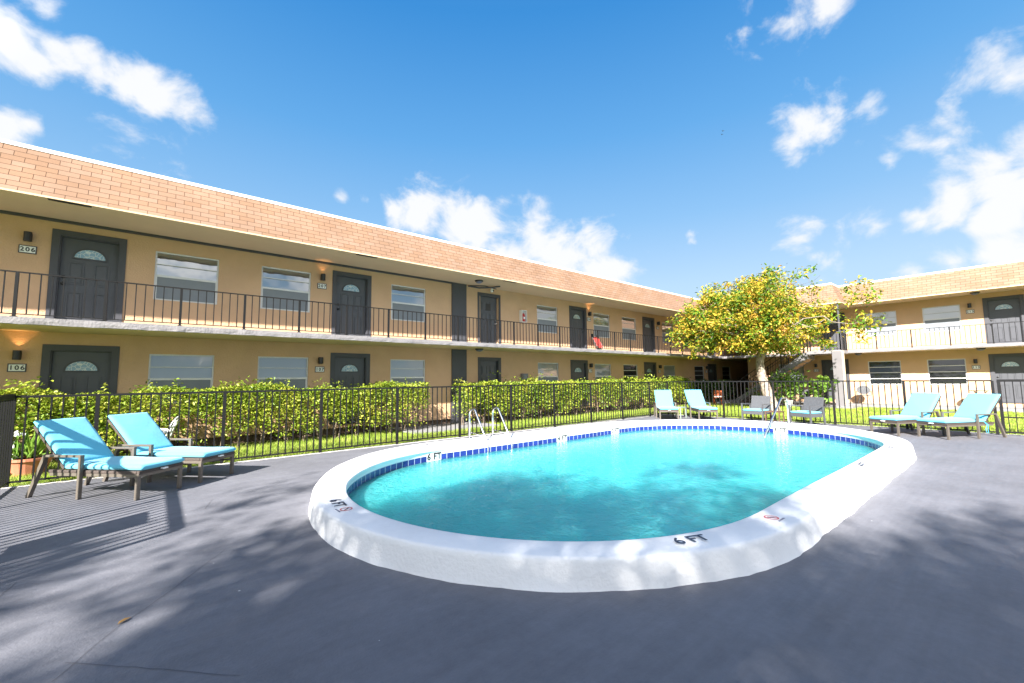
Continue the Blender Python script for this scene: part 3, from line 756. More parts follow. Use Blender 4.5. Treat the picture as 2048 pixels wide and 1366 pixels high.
slope(mb, (BX - e_, BY0, z0), (EX - e_, BY0, z0), (EX + IN, BY0 + IN, ZR), (BX + IN, BY0 + IN, ZR)); slope(mb, (EX - e_, BY1, z0), (BX - e_, BY1, z0), (BX + IN, BY1 - IN, ZR), (EX + IN, BY1 - IN, ZR))
mb.build('roof', M['shingle'], bld, world=True)
mb = MB()   # white cap along the top and drip edge along the bottom
def cap(p, q, z, w, h): mb.bar((*p, z), (*q, z), w, h)
cap((XL, EY + IN + .03), (EX + IN, EY + IN + .03), ZR + .03, .10, .075); cap((EX + IN + .03, EY + IN + .08), (EX + IN + .03, BY1 - IN), ZR + .03, .10, .075); cap((EX + IN + .03, BY0 + IN), (EX + IN + .03, YB), ZR + .03, .10, .075)
cap((BX + IN + .03, BY0 + IN), (BX + IN + .03, BY1 - IN), ZR + .03, .10, .075); cap((BX + IN, BY0 + IN + .03), (EX + IN + .08, BY0 + IN + .03), ZR + .032, .10, .075)
mb.build('roof_cap', M['flash'], bld, world=True)
mb = MB()
cap((XL, EY - e_ + .004), (EX - e_, EY - e_ + .004), z0 + .006, .018, .035); cap((EX - e_ + .004, EY - e_), (EX - e_ + .004, BY1), z0 + .006, .018, .035); cap((EX - e_ + .004, BY0), (EX - e_ + .004, YB), z0 + .006, .018, .035)
cap((BX - e_ + .004, BY0), (BX - e_ + .004, BY1), z0 + .006, .018, .035); cap((BX, BY0 + .004), (EX, BY0 + .004), z0 + .007, .018, .035)
mb.build('drip_edge', M['soffit'], bld, world=True)
mb = MB(); mb.quad((XL, EY + IN, ZR - .02), (XR + 2, EY + IN, ZR - .02), (XR + 2, 22, ZR - .02), (XL, 22, ZR - .02)); mb.quad((EX + IN, YB, ZR - .02), (XR + 2, YB, ZR - .02), (XR + 2, EY + IN, ZR - .02), (EX + IN, EY + IN, ZR - .02)); mb.quad((BX + IN, BY0 + IN, ZR - .021), (EX + IN + .1, BY0 + IN, ZR - .021), (EX + IN + .1, BY1 - IN, ZR - .021), (BX + IN, BY1 - IN, ZR - .021))
mb.build('flat_roof', M['flash'], bld, world=True)
# soffit vents, conduit, pilasters
for x in (-1.45, 4.5, 9.85, 15.2, 21.0):
    mb = MB(); mb.box(x - .3, 11.74, ZF - .012, x + .3, 11.86, ZF - .001); mb.build('soffit_vent', M['black'], bld, world=True)
mb = MB(); mb.box(XL, WY - .055, ZF - .06, 8.18, WY - .003, ZF - .003); mb.build('conduit', M['trim'], bld, world=True)
mb = MB(); mb.tube([(8.9, WY - .05, ZF - .05), (9.3, 13.0, ZF - .10), (9.75, 12.7, ZF - .07), (10.0, 12.6, ZF - .02)], .03, 6); mb.tube([(9.0, WY - .04, ZF - .03), (9.5, 12.9, ZF - .02), (9.9, 12.7, ZF - .12)], .02, 6); mb.build('cable', M['trim'], bld, world=True)
mb = MB(); mb.box(8.2, WY - .045, ZT, 8.83, WY + .02, ZF - .004); mb.build('pilaster', M['trim'], bld, world=True)
mb = MB(); mb.box(8.2, WY - .045, .02, 8.83, WY + .02, ZS); mb.build('pilaster', M['trim'], bld, world=True)

# ---- door and window kits (local frame: x along the wall, y into the wall, origin at the floor / sill centre)
BO = Vector(bld.location)
def frame_loc(side, c, z):
    return ((Vector((c, WY, z)) if side == 'L' else Vector((WX, -c, z))) - BO, 0.0 if side == 'L' else -math.pi / 2)
def panel(mb, x0, x1, z0, z1, y):
    w = .022
    for (a, b, c, d) in ((x0, x1, z0, z0 + w), (x0, x1, z1 - w, z1), (x0, x0 + w, z0 + w, z1 - w), (x1 - w, x1, z0 + w, z1 - w)):
        mb.box(a, y - .014, c, b, y + .002, d)
    mb.box(x0 + .045, y - .012, z0 + .045, x1 - .045, y + .002, z1 - .045)
def make_door(kind):
    mb = MB(); hw = DW if kind != 'util' else .43
    mb.box(-hw + .02, .085, .0, hw - .02, .125, 1.985)
    if kind == 'fan':
        for sx in (-1, 1):
            panel(mb, min(sx * .08, sx * .33), max(sx * .08, sx * .33), .95, 1.45, .085); panel(mb, min(sx * .08, sx * .33), max(sx * .08, sx * .33), .2, .78, .085)
    elif kind == 'plank':
        for k in range(6): mb.box(-.36 + k * .12, .079, .1, -.36 + k * .12 + .105, .087, 1.42)
    else:
        for sx in (-1, 1):
            for (a, b) in ((.2, .75), (.85, 1.35), (1.45, 1.8)): panel(mb, min(sx * .07, sx * .33), max(sx * .07, sx * .33), a, b, .085)
    d = mb.build('door', M['door'], bld)
    if kind in ('fan', 'plank'):
        mb = MB(); n = 18; ro, ri = .285, .25
        for k in range(n):
            a, b = math.pi * k / n, math.pi * (k + 1) / n
            P = lambda r, t: (r * math.cos(t), 0, 1.56 + r * .82 * math.sin(t))
            for y0, y1 in ((.072, .072),):
                q = [P(ri, a), P(ro, a), P(ro, b), P(ri, b)]; mb.quad(*[(x, .070, z) for x, y, z in q])
                mb.quad((q[1][0], .07, q[1][2]), (q[1][0], .088, q[1][2]), (q[2][0], .088, q[2][2]), (q[2][0], .07, q[2][2])); mb.quad((q[0][0], .088, q[0][2]), (q[0][0], .07, q[0][2]), (q[3][0], .07, q[3][2]), (q[3][0], .088, q[3][2]))
        mb.box(-ro, .07, 1.525, ro, .088, 1.56); mb.build('fanlight_frame', M['trim'], d)
        mb = MB(); mb.add([(0, .08, 1.56)] + [(ri * math.cos(math.pi * k / n), .08, 1.56 + ri * .82 * math.sin(math.pi * k / n)) for k in range(n + 1)], [(0, k + 2, k + 1) for k in range(n)]); mb.build('fanlight', M['fan'], d)
    if kind == 'util_up':
        mb = MB(); mb.box(-.12, .07, 1.45, .12, .09, 1.72); mb.build('peep_window', M['black'], d)
    hx = -.39 if kind in ('fan',) else .36
    mb = MB(); mb.lathe([(.035, 0), (.035, .012), (.014, .02), (.014, .045), (.03, .055), (.03, .075), (.012, .085)], 14); mb.xform(Matrix.Translation((hx, .085, .95)) @ Matrix.Rotation(R(90), 4, 'X')); mb.build('handle', M['steel'] if kind.startswith('util') else M['black'], d, smooth=True)
    mb = MB(); mb.lathe([(.035, 0), (.035, .018), (.02, .03)], 14); mb.xform(Matrix.Translation((hx, .085, 1.1)) @ Matrix.Rotation(R(90), 4, 'X')); mb.build('deadbolt', M['steel'] if kind.startswith('util') else M['black'], d, smooth=True)
    mb = MB(); y0, y1 = -.022, .0; tw = TW - (0 if not kind.startswith('util') else .045)
    mb.box(-tw, y0, 0, -hw, y1 + .02, 2.0); mb.box(hw, y0, 0, tw, y1 + .02, 2.0); mb.box(-tw, y0, 2.0, tw, y1 + .02, 2.115)
    mb.box(-hw, -.0, 0, -hw + .02, .12, 2.0); mb.box(hw - .02, -.0, 0, hw, .12, 2.0); mb.box(-hw + .02, .0, 1.98, hw - .02, .12, 2.0); mb.box(-hw, -.03, -.02, hw, .11, .0)
    mb.build('door_trim', M['trim'], d)
    return d
def make_window(kind):
    """kind: sky (awning window, insect screen on the lower half), blind (white blind behind), dark"""
    mb = MB(); w = WW; y0, y1 = .035, .075; t = .035
    mb.box(-w, y0, 0, -w + t, y1, WH); mb.box(w - t, y0, 0, w, y1, WH); mb.box(-w + t, y0, 0, w - t, y1, t); mb.box(-w + t, y0, WH - t, w - t, y1, WH)
    bars = {'sky': [(.60, .035), (.88, .018)], 'blind': [(.60, .035), (.88, .022)], 'dark': [(.30, .03), (.60, .03), (.88, .03)]}[kind]
    for z, h in bars: mb.box(-w + t, y0 - .004, z - h / 2, w - t, y1, z + h / 2)
    if kind != 'dark': mb.box(-w + t, .028, t, -w + t + .02, .034, .6); mb.box(w - t - .02, .028, t, w - t, .034, .6); mb.box(-w + t, .028, .565, w - t, .034, .6)
    d = mb.build('window', M['alu'], bld)
    mb = MB()
    zz = [t] + [b[0] for b in sorted(bars)] + [WH - t]
    for a, b in zip(zz, zz[1:]):
        tl = .006 if b > .6 else .0
        mb.quad((-w + t, .055 - tl, a), (w - t, .055 - tl, a), (w - t, .055 + tl, b), (-w + t, .055 + tl, b))
    mb.build('pane', M[{'dark': 'darkglass', 'blind': 'clearglass'}.get(kind, 'glass')], d)
    mb = MB()
    if kind == 'dark': 
        mb.quad((-w, .108, 0), (w, .108, 0), (w, .108, WH), (-w, .108, WH)); mb.build('backing', M['darkroom'], d)
    else:
        n = 30
        for k in range(n):
            z = .02 + (WH - .04) * k / n; h = (WH - .04) / n
            mb.quad((-w + .01, .09, z), (w - .01, .09, z), (w - .01, .104, z + h * .97), (-w + .01, .104, z + h * .97))
        mb.quad((-w, .108, 0), (w, .108, 0), (w, .108, WH), (-w, .108, WH))
        mb.build('blind', M['blind'], d)
        mb = MB(); mb.quad((-w + t, .045, t), (w - t, .045, t), (w - t, .045, .58), (-w + t, .045, .58)); mb.build('insect_screen', M['screen'], d)
    return d
kits = {}
def put(kind, maker, side, c, z):
    loc, rz = frame_loc(side, c, z)
    if kind not in kits:
        o = maker(); o.location = loc; o.rotation_euler = (0, 0, rz); kits[kind] = o; return o
    return copy_part(kits[kind], bld, loc, rz)
for up_ in (0, 1):
    zf = ZT if up_ else FLO; wz = 3.56 if up_ else 1.06
    for c in doorsL: put('plank' if c > 14 else 'fan', (lambda c=c: make_door('plank' if c > 14 else 'fan')), 'L', c, zf)
    for c in utilL: put('util_up' if up_ else 'util', (lambda: make_door('util_up' if up_ else 'util')), 'L', c, zf)
    for c in doorsR: put('plank' if c < -3 else 'fan', (lambda c=c: make_door('plank' if c < -3 else 'fan')), 'R', c, zf)
    for c in winL:
        k = 'sky' if up_ else ('dark' if c in (19.22, 26.70, 30.6) else 'blind')
        put(k, (lambda k=k: make_window(k)), 'L', c, wz)
    for c in winR:
        k = 'blind' if up_ or c < -8 else 'dark'
        put(k, (lambda k=k: make_window(k)), 'R', c, wz)

# ------------------------------------------------------------------ gallery railings
def railing(name, label, pts_xy, z, h, step, loc, post_w=.045):
    t = thing(name, label, 'railing', loc)
    for (p, q) in zip(pts_xy, pts_xy[1:]):
        p = Vector(p); q = Vector(q); Ln = (q - p).length; d = (q - p) / Ln
        n = max(1, round(Ln / 1.2))
        for k in range(n):
            a = p + d * (Ln * k / n); b = p + d * (Ln * (k + 1) / n)
            mb = MB(); mb.bar((*a, z + h), (*b, z + h), .038, .022); mb.bar((*a, z + .055), (*b, z + .055), .026, .016)
            m_ = max(1, round((b - a).length / step))
            for j in range(1, m_):
                c = a + (b - a) * (j / m_); mb.box(c.x - .009, c.y - .009, z + .06, c.x + .009, c.y + .009, z + h - .008)
            mb.build('baluster_panel', M['rail'], t, world=True)
            mb = MB(); mb.box(a.x - post_w / 2, a.y - post_w / 2, z - .02, a.x + post_w / 2, a.y + post_w / 2, z + h - .012)
            mb.box(a.x - .045, a.y - .035, z - .004, a.x + .045, a.y + .035, z + .012); mb.build('post', M['rail'], t, world=True)
    return t
x = 26.78; xs = -8.05
railing('gallery_railing', 'dark metal railing along the upper gallery of the long left wing', [(-8.04, 11.76), (26.76, 11.76)], ZT, .835, .15, (9, 11.76, ZT))
railing('gallery_railing', 'dark metal railing along the upper gallery of the right wing behind the yellow tree', [(26.86, 11.73), (26.86, 7.45)], ZT, .835, .15, (26.86, 9.6, ZT))
railing('gallery_railing', 'dark metal railing along the upper gallery right of the staircase pillar', [(26.86, 5.67), (26.86, -6.9)], ZT, .835, .15, (26.86, 0, ZT))

# ------------------------------------------------------------------ staircase with landing and pillar
stc = thing('staircase', 'outdoor concrete staircase rising to a pillared landing behind the yellow tree', 'staircase', (26, 8, 0))
SX0, SX1, LY0, LY1 = 25.62, 26.74, 5.55, 7.0
mb = MB(); mb.box(SX0, LY0, ZS - .02, EX - .02, LY1, ZT - .003); mb.build('landing', M['slab'], stc, world=True)
mb = MB(); NS = 15; rise = ZT / (NS + 0.0); run = .265
for k in range(NS - 1):
    y0 = LY1 + run * k; z = ZT - rise * (k + 1)
    mb.add([(SX0 + .03, y0, z), (SX1, y0, z), (SX1, y0 + run + .03, z), (SX0 + .03, y0 + run + .03, z), (SX0 + .03, y0, z - .20), (SX1, y0, z - .20), (SX1, y0 + run + .03, z - .05), (SX0 + .03, y0 + run + .03, z - .05)], [(0, 1, 2, 3), (7, 6, 5, 4), (0, 4, 5, 1), (2, 6, 7, 3), (0, 3, 7, 4), (1, 5, 6, 2)])
mb.build('tread', M['slab'], stc, world=True)
mb = MB(); yb = LY1 + run * (NS - 1)
for xa in (SX0 - .04, SX1 - .02):
    A = [(xa, LY1 - .02, ZT - .01), (xa, yb + .05, rise * .9), (xa, yb + .05, -.02), (xa, yb - .1, -.02), (xa, LY1 - .02, ZT - .38)]
    B = [(xa + .09, y, z) for (_, y, z) in A]
    mb.add(A + B, [(0, 1, 2, 3, 4), (9, 8, 7, 6, 5)] + [(i, (i + 5), 5 + (i + 1) % 5, (i + 1) % 5) for i in range(5)])
mb.build('stringer', M['slab'], stc, world=True)
mb = MB(); mb.quad((SX0 + .05, LY1, ZT - .36), (SX0 + .05, yb, .0), (SX1 - .02, yb, .0), (SX1 - .02, LY1, ZT - .36)); mb.build('flight_soffit', M['stucco'], stc, world=True)
mb = MB(); mb.box(SX0 - .045, LY0 - .02, 0, SX0 + .38, LY0 + .38, ZT - .04); mb.build('pillar', M['pcream'], stc, world=True, bevel=.01)
mb = MB(); mb.box(SX0 - .052, LY0 - .015, .0, SX0 - .0455, LY0 + .375, ZT - .05); mb.build('pillar_face', M['pgrey'], stc, world=True)
for xa in (SX0 + .0, SX1 + .01):
    mb = MB(); zt0 = ZT + .86
    mb.bar((xa, LY1 - .05, zt0), (xa, yb + .1, .86 + rise), .036, .03); mb.bar((xa, LY1, ZT + .40), (xa, yb + .1, .40 + rise), .03, .02); mb.bar((xa, LY1, ZT + .08), (xa, yb + .1, .06 + rise), .03, .02)
    for k in range(0, NS - 1):
        y = LY1 + run * (k + .5); z = ZT - rise * (k + .5); w = .02 if k % 4 else .045
        mb.box(xa - w / 2, y - w / 2, z - (.04 if w < .03 else .25), xa + w / 2, y + w / 2, z + .86)
    mb.build('stair_rail', M['rail'], stc, world=True)
mb = MB()
for (p, q) in (((SX0 + .02, LY0 + .02), (SX0 + .02, LY1 - .05)), ((SX0 + .02, LY0 + .02), (EX - .03, LY0 + .02))):
    p, q = Vector(p), Vector(q)
    mb.bar((*p, ZT + .85), (*q, ZT + .85), .036, .022); mb.bar((*p, ZT + .055), (*q, ZT + .055), .026, .016)
    n = round((q - p).length / .14)
    for k in range(n + 1):
        c = p + (q - p) * (k / n); w = .045 if k in (0, n) else .016; mb.box(c.x - w / 2, c.y - w / 2, ZT - .01, c.x + w / 2, c.y + w / 2, ZT + .845)
mb.build('landing_rail', M['rail'], stc, world=True)
mb = MB(); mb.box(SX0 + .02, LY0 - .02, ZT, SX0 + .09, LY0 + .05, ZF - .02); mb.build('roof_post', M['trim'], stc, world=True)

# ------------------------------------------------------------------ wall lamps, unit numbers and other fittings
def wframe(side, c, z, out=0.0): return ((c, WY - out, z) if side == 'L' else (WX - out, -c, z)), (0.0 if side == 'L' else -math.pi / 2)
lamp0 = None
M['warm'] = nt('lit_lamp')[0]
_p = M['warm'].node_tree.nodes['Principled BSDF']; _p.inputs['Emission Color'].default_value = (1, .55, .22, 1); _p.inputs['Emission Strength'].default_value = .8; _p.inputs['Base Color'].default_value = (.9, .7, .5, 1)
def make_lamp(lit):
    t = thing('wall_lamp', None, 'wall lamp')
    mb = MB(); mb.lathe([(.055, -.095), (.062, -.095), (.062, .095), (.055, .095), (.055, .05), (.0, .05)], 18, (0, -.105, 0)); mb.build('lamp_body', M['black'], t, smooth=False)
    mb = MB(); mb.box(-.05, -.05, -.08, .05, -.001, .08); mb.build('bracket', M['black'], t)
    mb = MB(); mb.lathe([(.053, .075), (.053, .08), (.03, .082)], 16, (0, -.105, 0)); mb.lathe([(.03, -.082), (.053, -.08), (.053, -.075)], 16, (0, -.105, 0)); mb.build('lens', M['warm'] if lit else M['white'], t)
    return t
lamps = {}
def put_lamp(side, c, z, label, lit=0):
    loc, rz = wframe(side, c, z); k = bool(lit)
    if k not in lamps:
        lamps[k] = make_lamp(k); o = lamps[k]; o.location = loc; o.rotation_euler = (0, 0, rz); o['label'] = label; o['group'] = 'black wall lamps beside the flat doors'
    else: o = copy_thing(lamps[k], loc, rz, label, 'black wall lamps beside the flat doors')
    for sgn in ([1, -1] if lit == 2 else [1] if lit == 1 else []):
        ld = bpy.data.lights.new('lamp_light', 'SPOT'); lo = bpy.data.objects.new('lamp_light', ld); COL.objects.link(lo); lo.parent = o
        lo.location = (0, -.085, .085 * sgn); lo.rotation_euler = (R(180) if sgn > 0 else 0, 0, 0)
        ld.energy = 1.3; ld.color = (1, .52, .2); ld.spot_size = R(80); ld.spot_blend = .55; ld.shadow_soft_size = .02
sign0 = []
def put_sign(side, c, z, num, label):
    loc, rz = wframe(side, c, z)
    t = thing('unit_number_sign', label, 'sign', loc, rz, 'unit number signs beside the flat doors')
    mb = MB(); mb.box(-.13, -.018, -.085, .13, -.001, .085); mb.build('frame', M['trim'], t, bevel=.003)
    mb = MB(); mb.box(-.112, -.021, -.067, .112, -.0185, .067); mb.build('plate', M['white'], t)
    text_part(num, .125, M['signblack'], 'number', t, Matrix.Translation((0, -.0225, -.002)) @ Matrix.Rotation(R(90), 4, 'X'), spacing=1.25, bold=.003)
nums = [-2.18, 3.69, 15.92, 21.98, 27.6]
near = ['at the far left end of the gallery', 'beside the second flat from the left', 'beside the flat with the red folding chair', 'just left of the yellow tree', 'behind the yellow tree']
nearl = ['at far left behind the blue loungers', 'above the first hedge', 'above the second hedge, right of its door', 'between the far windows above the third hedge', 'in the dark corner of the courtyard']
lit = {(1, 0): 0, (0, 0): 2, (1, 1): 1, (1, 2): 1}
for up_ in (1, 0):
    for i, c in enumerate(nums):
        n = ('2' if up_ else '1') + '%02d' % (6 + i); zl = 4.64 if up_ else 2.16; zs = 4.385 if up_ else 1.905
        w = (near if up_ else nearl)[i]; l = lit.get((up_, i), 0)
        put_lamp('L', c, zl, ('lit' if l else 'unlit') + f' black wall lamp above sign {n}, {w}', l)
        put_sign('L', c, zs, n, f'white number sign reading {n}, {w}')
for (c, up_, n, w) in [(-1.28, 1, '213', 'upstairs on the right wing'), (-1.28, 0, '113', 'downstairs on the right wing'), (-7.32, 0, '112', 'under the staircase landing')]:
    put_lamp('R', c, 4.64 if up_ else 2.11, f'unlit black wall lamp above the {n} sign, {w}')
    put_sign('R', c, 4.37 if up_ else 1.84, n, f'white number sign reading {n}, {w}')
def ceiling_light(loc, label):
    t = thing('ceiling_light', label, 'ceiling light', loc, 0, 'domed ceiling lights under the galleries')
    mb = MB(); mb.lathe([(.15, 0), (.155, -.02), (.14, -.045), (.11, -.05)], 20); mb.build('rim', M['black'], t, smooth=True)
    mb = MB(); mb.lathe([(.128, -.046), (.10, -.085), (.05, -.105), (.0, -.11)], 20); mb.build('dome', M['greymark'], t, smooth=True)
ceiling_light((8.84, 12.36, ZF), 'dark domed ceiling light under the eaves beside the upper charcoal pilaster'); ceiling_light((8.9, 12.45, ZS), 'dark domed ceiling light under the left gallery, above the ground-floor utility door')
ceiling_light((27.6, 1.05, ZF), 'dark domed ceiling light under the right wing eaves near sign 213'); ceiling_light((27.5, 1.05, ZS), 'dark domed ceiling light under the right gallery above sign 113'); ceiling_light((27.4, 5.25, ZS), 'dark domed ceiling light under the gallery beside the stair pillar')
t = thing('security_camera', 'small white ball security camera under the eaves by the upper utility door', 'camera', (9.95, 13.05, 5.02))
mb = MB(); mb.lathe([(.0, -.075), (.05, -.055), (.075, 0), (.05, .055), (.03, .08), (.03, .11)], 14); mb.build('housing', M['white'], t, smooth=True)
mb = MB(); mb.lathe([(.03, 0), (.03, .02), (.02, .03)], 12); mb.xform(Matrix.Translation((.02, -.06, -.02)) @ Matrix.Rotation(R(80), 4, 'X')); mb.build('lens', M['black'], t)
t = thing('fire_extinguisher_cabinet', 'white wall box holding a red fire extinguisher on the upper gallery', 'fire extinguisher', (11.62, WY, 3.9))
mb = MB(); mb.box(-.14, -.17, 0, -.12, -.001, .5); mb.box(.12, -.17, 0, .14, -.001, .5); mb.box(-.12, -.17, .48, .12, -.001, .5); mb.box(-.12, -.17, 0, .12, -.001, .02); mb.box(-.12, -.02, .02, .12, -.001, .48); mb.build('box', M['white'], t)
mb = MB(); mb.lathe([(.06, .03), (.068, .05), (.068, .28), (.05, .34), (.02, .37), (.02, .40)], 14, (0, -.09, 0)); mb.build('extinguisher', M['red'], t, smooth=True)
mb = MB(); mb.box(-.045, -.163, .13, .045, -.156, .22); mb.build('paper_label', M['white'], t)
t = thing('meter_box', 'grey utility meter box on the ground-floor wall above the second hedge', 'meter box', (11.65, WY, 1.5))
mb = MB(); mb.box(-.16, -.14, 0, .16, -.001, .28); mb.build('case', M['slab'], t, bevel=.008)
mb = MB(); mb.box(-.08, -.15, .06, .10, -.141, .24); mb.build('dial_window', M['screen'], t)
# red folding chair leaning on the gallery wall
t = thing('folding_chair', 'folded red canvas camp chair leaning on the upper gallery wall', 'chair', (16.1, 13.0, ZT))
for sx in (-.22, .22):
    mb = MB(); mb.tube([(sx, -.42, 0), (sx * .9, .05, .82)], .014, 8); mb.build('leg', M['steel'], t); mb = MB(); mb.tube([(sx * .8, -.25, 0), (sx, -.02, .72)], .014, 8); mb.build('leg', M['steel'], t)
mb = MB(); mb.add([(-.2, -.3, .2), (.2, -.3, .2), (.2, -.04, .72), (-.2, -.04, .72), (-.2, -.27, .2), (.2, -.27, .2), (.2, -.01, .72), (-.2, -.01, .72)], [(0, 1, 2, 3), (7, 6, 5, 4), (0, 4, 5, 1), (2, 6, 7, 3), (0, 3, 7, 4), (1, 5, 6, 2)]); mb.build('seat', M['redcloth'], t)
mb = MB(); mb.box(-.24, -.06, .70, -.17, .04, .86); mb.box(.15, -.06, .68, .22, .04, .80); mb.build('armrest', M['black'], t)

# ------------------------------------------------------------------ pool fence
fence = thing('pool_fence', 'waist-high dark metal picket fence with gate surrounding the pool deck', 'fence', (7.5, 9.9, 0))
FH = 1.37
def fence_run(pts, FH=1.37, tr=.036, pk=.021):
    for a, b in zip(pts, pts[1:]):
        a = Vector(a); b = Vector(b); d = (b - a).normalized(); Ln = (b - a).length
        mb = MB(); mb.bar((*a, FH), (*b, FH), .036, tr); mb.bar((*a, .07), (*b, .07), .03, .026)
        n = round(Ln / .137)
        for k in range(1, n):
            c = a + d * (Ln * k / n); lean = random.uniform(-.002, .002); mb.bar((c.x, c.y, .05), (c.x + lean, c.y + lean, FH - .01), pk)
        mb.build('picket_panel', M['rail'], fence, world=True)
def fence_post(p, w=.052, h=FH - .005):
    mb = MB(); mb.box(p[0] - w / 2, p[1] - w / 2, -.02, p[0] + w / 2, p[1] + w / 2, h); mb.build('post', M['rail'], fence, world=True)
def fy(x): return 10.05 - (x + 1.66) * .021
px = [-1.66, -.72, 1.06, 2.84, 4.61, 6.40, 8.19, 9.98, 11.77, 13.55, 15.33, 16.66]
PL = [(x, fy(x)) for x in px]; fence_run(PL)
for p in PL[:-1]: fence_post(p)
PR = [(16.66, fy(16.66)), (16.62, 7.35), (16.59, 5.61), (16.56, 3.89), (16.53, 2.2), (16.5, .50)]
fence_run(PR)
for p in PR: fence_post(p, .056)
# gate beyond the last post, then the fence runs on
mb = MB(); gp, gq = Vector((16.5, .42)), Vector((16.48, -.62))
gt = mb.box(gp.x - .03, gp.y - .06, .04, gp.x + .03, gp.y, FH + .0).box(gq.x - .03, gq.y, .04, gq.x + .03, gq.y + .06, FH + .0)
mb.bar((gp.x, gp.y, FH + .0), (gq.x, gq.y, FH + .0), .04, .06); mb.bar((gp.x, gp.y, .08), (gq.x, gq.y, .08), .04, .04); mb.bar((gp.x, gp.y, .45), (gq.x, gq.y, .45), .03, .03)
for k in range(1, 8):
    c = gp.lerp(gq, k / 8); mb.bar((c.x, c.y, .06), (c.x, c.y, FH), .018)
g = mb.build('gate', M['rail'], fence, world=True)
mb = MB()
for z in (.25, .95): mb.tube([(16.5, .46, z), (16.5, .46, z + .1)], .014, 8)
mb.build('hinge', M['black'], g)
PR2 = [(16.47, -.75), (16.45, -2.5), (16.42, -4.3), (16.4, -6.1)]; fence_run(PR2)
for p in PR2: fence_post(p)
# the run at the left edge comes back toward the camera
PB = [(-1.66, 10.05), (-1.665, 8.3), (-1.67, 6.55), (-1.675, 4.8)]
fence_run(PB, 1.37, .085, .026)
for p in PB[1:]: fence_post(p, h=1.37)
PB2 = [(-1.69, .6), (-1.7, -1.2), (-1.7, -3.0)]; fence_run(PB2)
for p in PB2: fence_post(p)
t = thing('shadow_board', 'plain board on the left fence, casting a dark band across the deck', 'board', (-1.64, 5.75, .45))  # added out of view, stands in for whatever casts the dark band
mb = MB(); mb.box(-.0, -.28, 0, .012, .28, .72); mb.build('panel', M['slab'], t)
mb = MB(); mb.box(.0125, -.20, .10, .02, -.17, .62); mb.box(.0125, .17, .10, .02, .20, .62); mb.build('batten', M['slab'], t)

# ------------------------------------------------------------------ sun loungers (x runs from the foot to the head)
def rounded_slab(mb, L, Wd, T, M4, nx=14, ny=8, puff=.012, seed=0):
    rr = random.Random(seed); ph = rr.uniform(0, 6)
    def pt(u, v, top):
        x = L * u; y = Wd * (v - .5); e = min(u * L, (1 - u) * L, v * Wd, (1 - v) * Wd)
        k = min(1, e / .035); edge = 1 - (1 - k) ** 2
        z = T / 2 * (.35 + .65 * edge)
        if top: z += puff * math.sin(math.pi * u) * math.sin(math.pi * v) + .004 * math.sin(9 * u + ph) * math.sin(7 * v + 2 * ph) * edge
        return (x, y, z if top else -z)
    n = len(mb.v)
    us = [0, .02, .045] + [i / nx for i in range(1, nx)] + [.955, .98, 1]; vs_ = [0, .04, .09] + [i / ny for i in range(1, ny)] + [.91, .96, 1]
    us = sorted(set(us)); vs_ = sorted(set(vs_)); A, B = len(us), len(vs_)
    for top in (1, 0):
        for u in us:
            for v in vs_: mb.v.append(tuple(M4 @ Vector(pt(u, v, top))))
    for i in range(A - 1):
        for j in range(B - 1):
            a = n + i * B + j; mb.f.append((a, a + B, a + B + 1, a + 1)); b = a + A * B; mb.f.append((b, b + 1, b + B + 1, b + B))
    per = [(i, 0) for i in range(A)] + [(A - 1, j) for j in range(1, B)] + [(i, B - 1) for i in range(A - 2, -1, -1)] + [(0, j) for j in range(B - 2, 0, -1)]
    for (i, j), (k, l) in zip(per, per[1:] + per[:1]):
        a = n + i * B + j; b = n + k * B + l; mb.f.append((a, a + A * B, b + A * B, b))
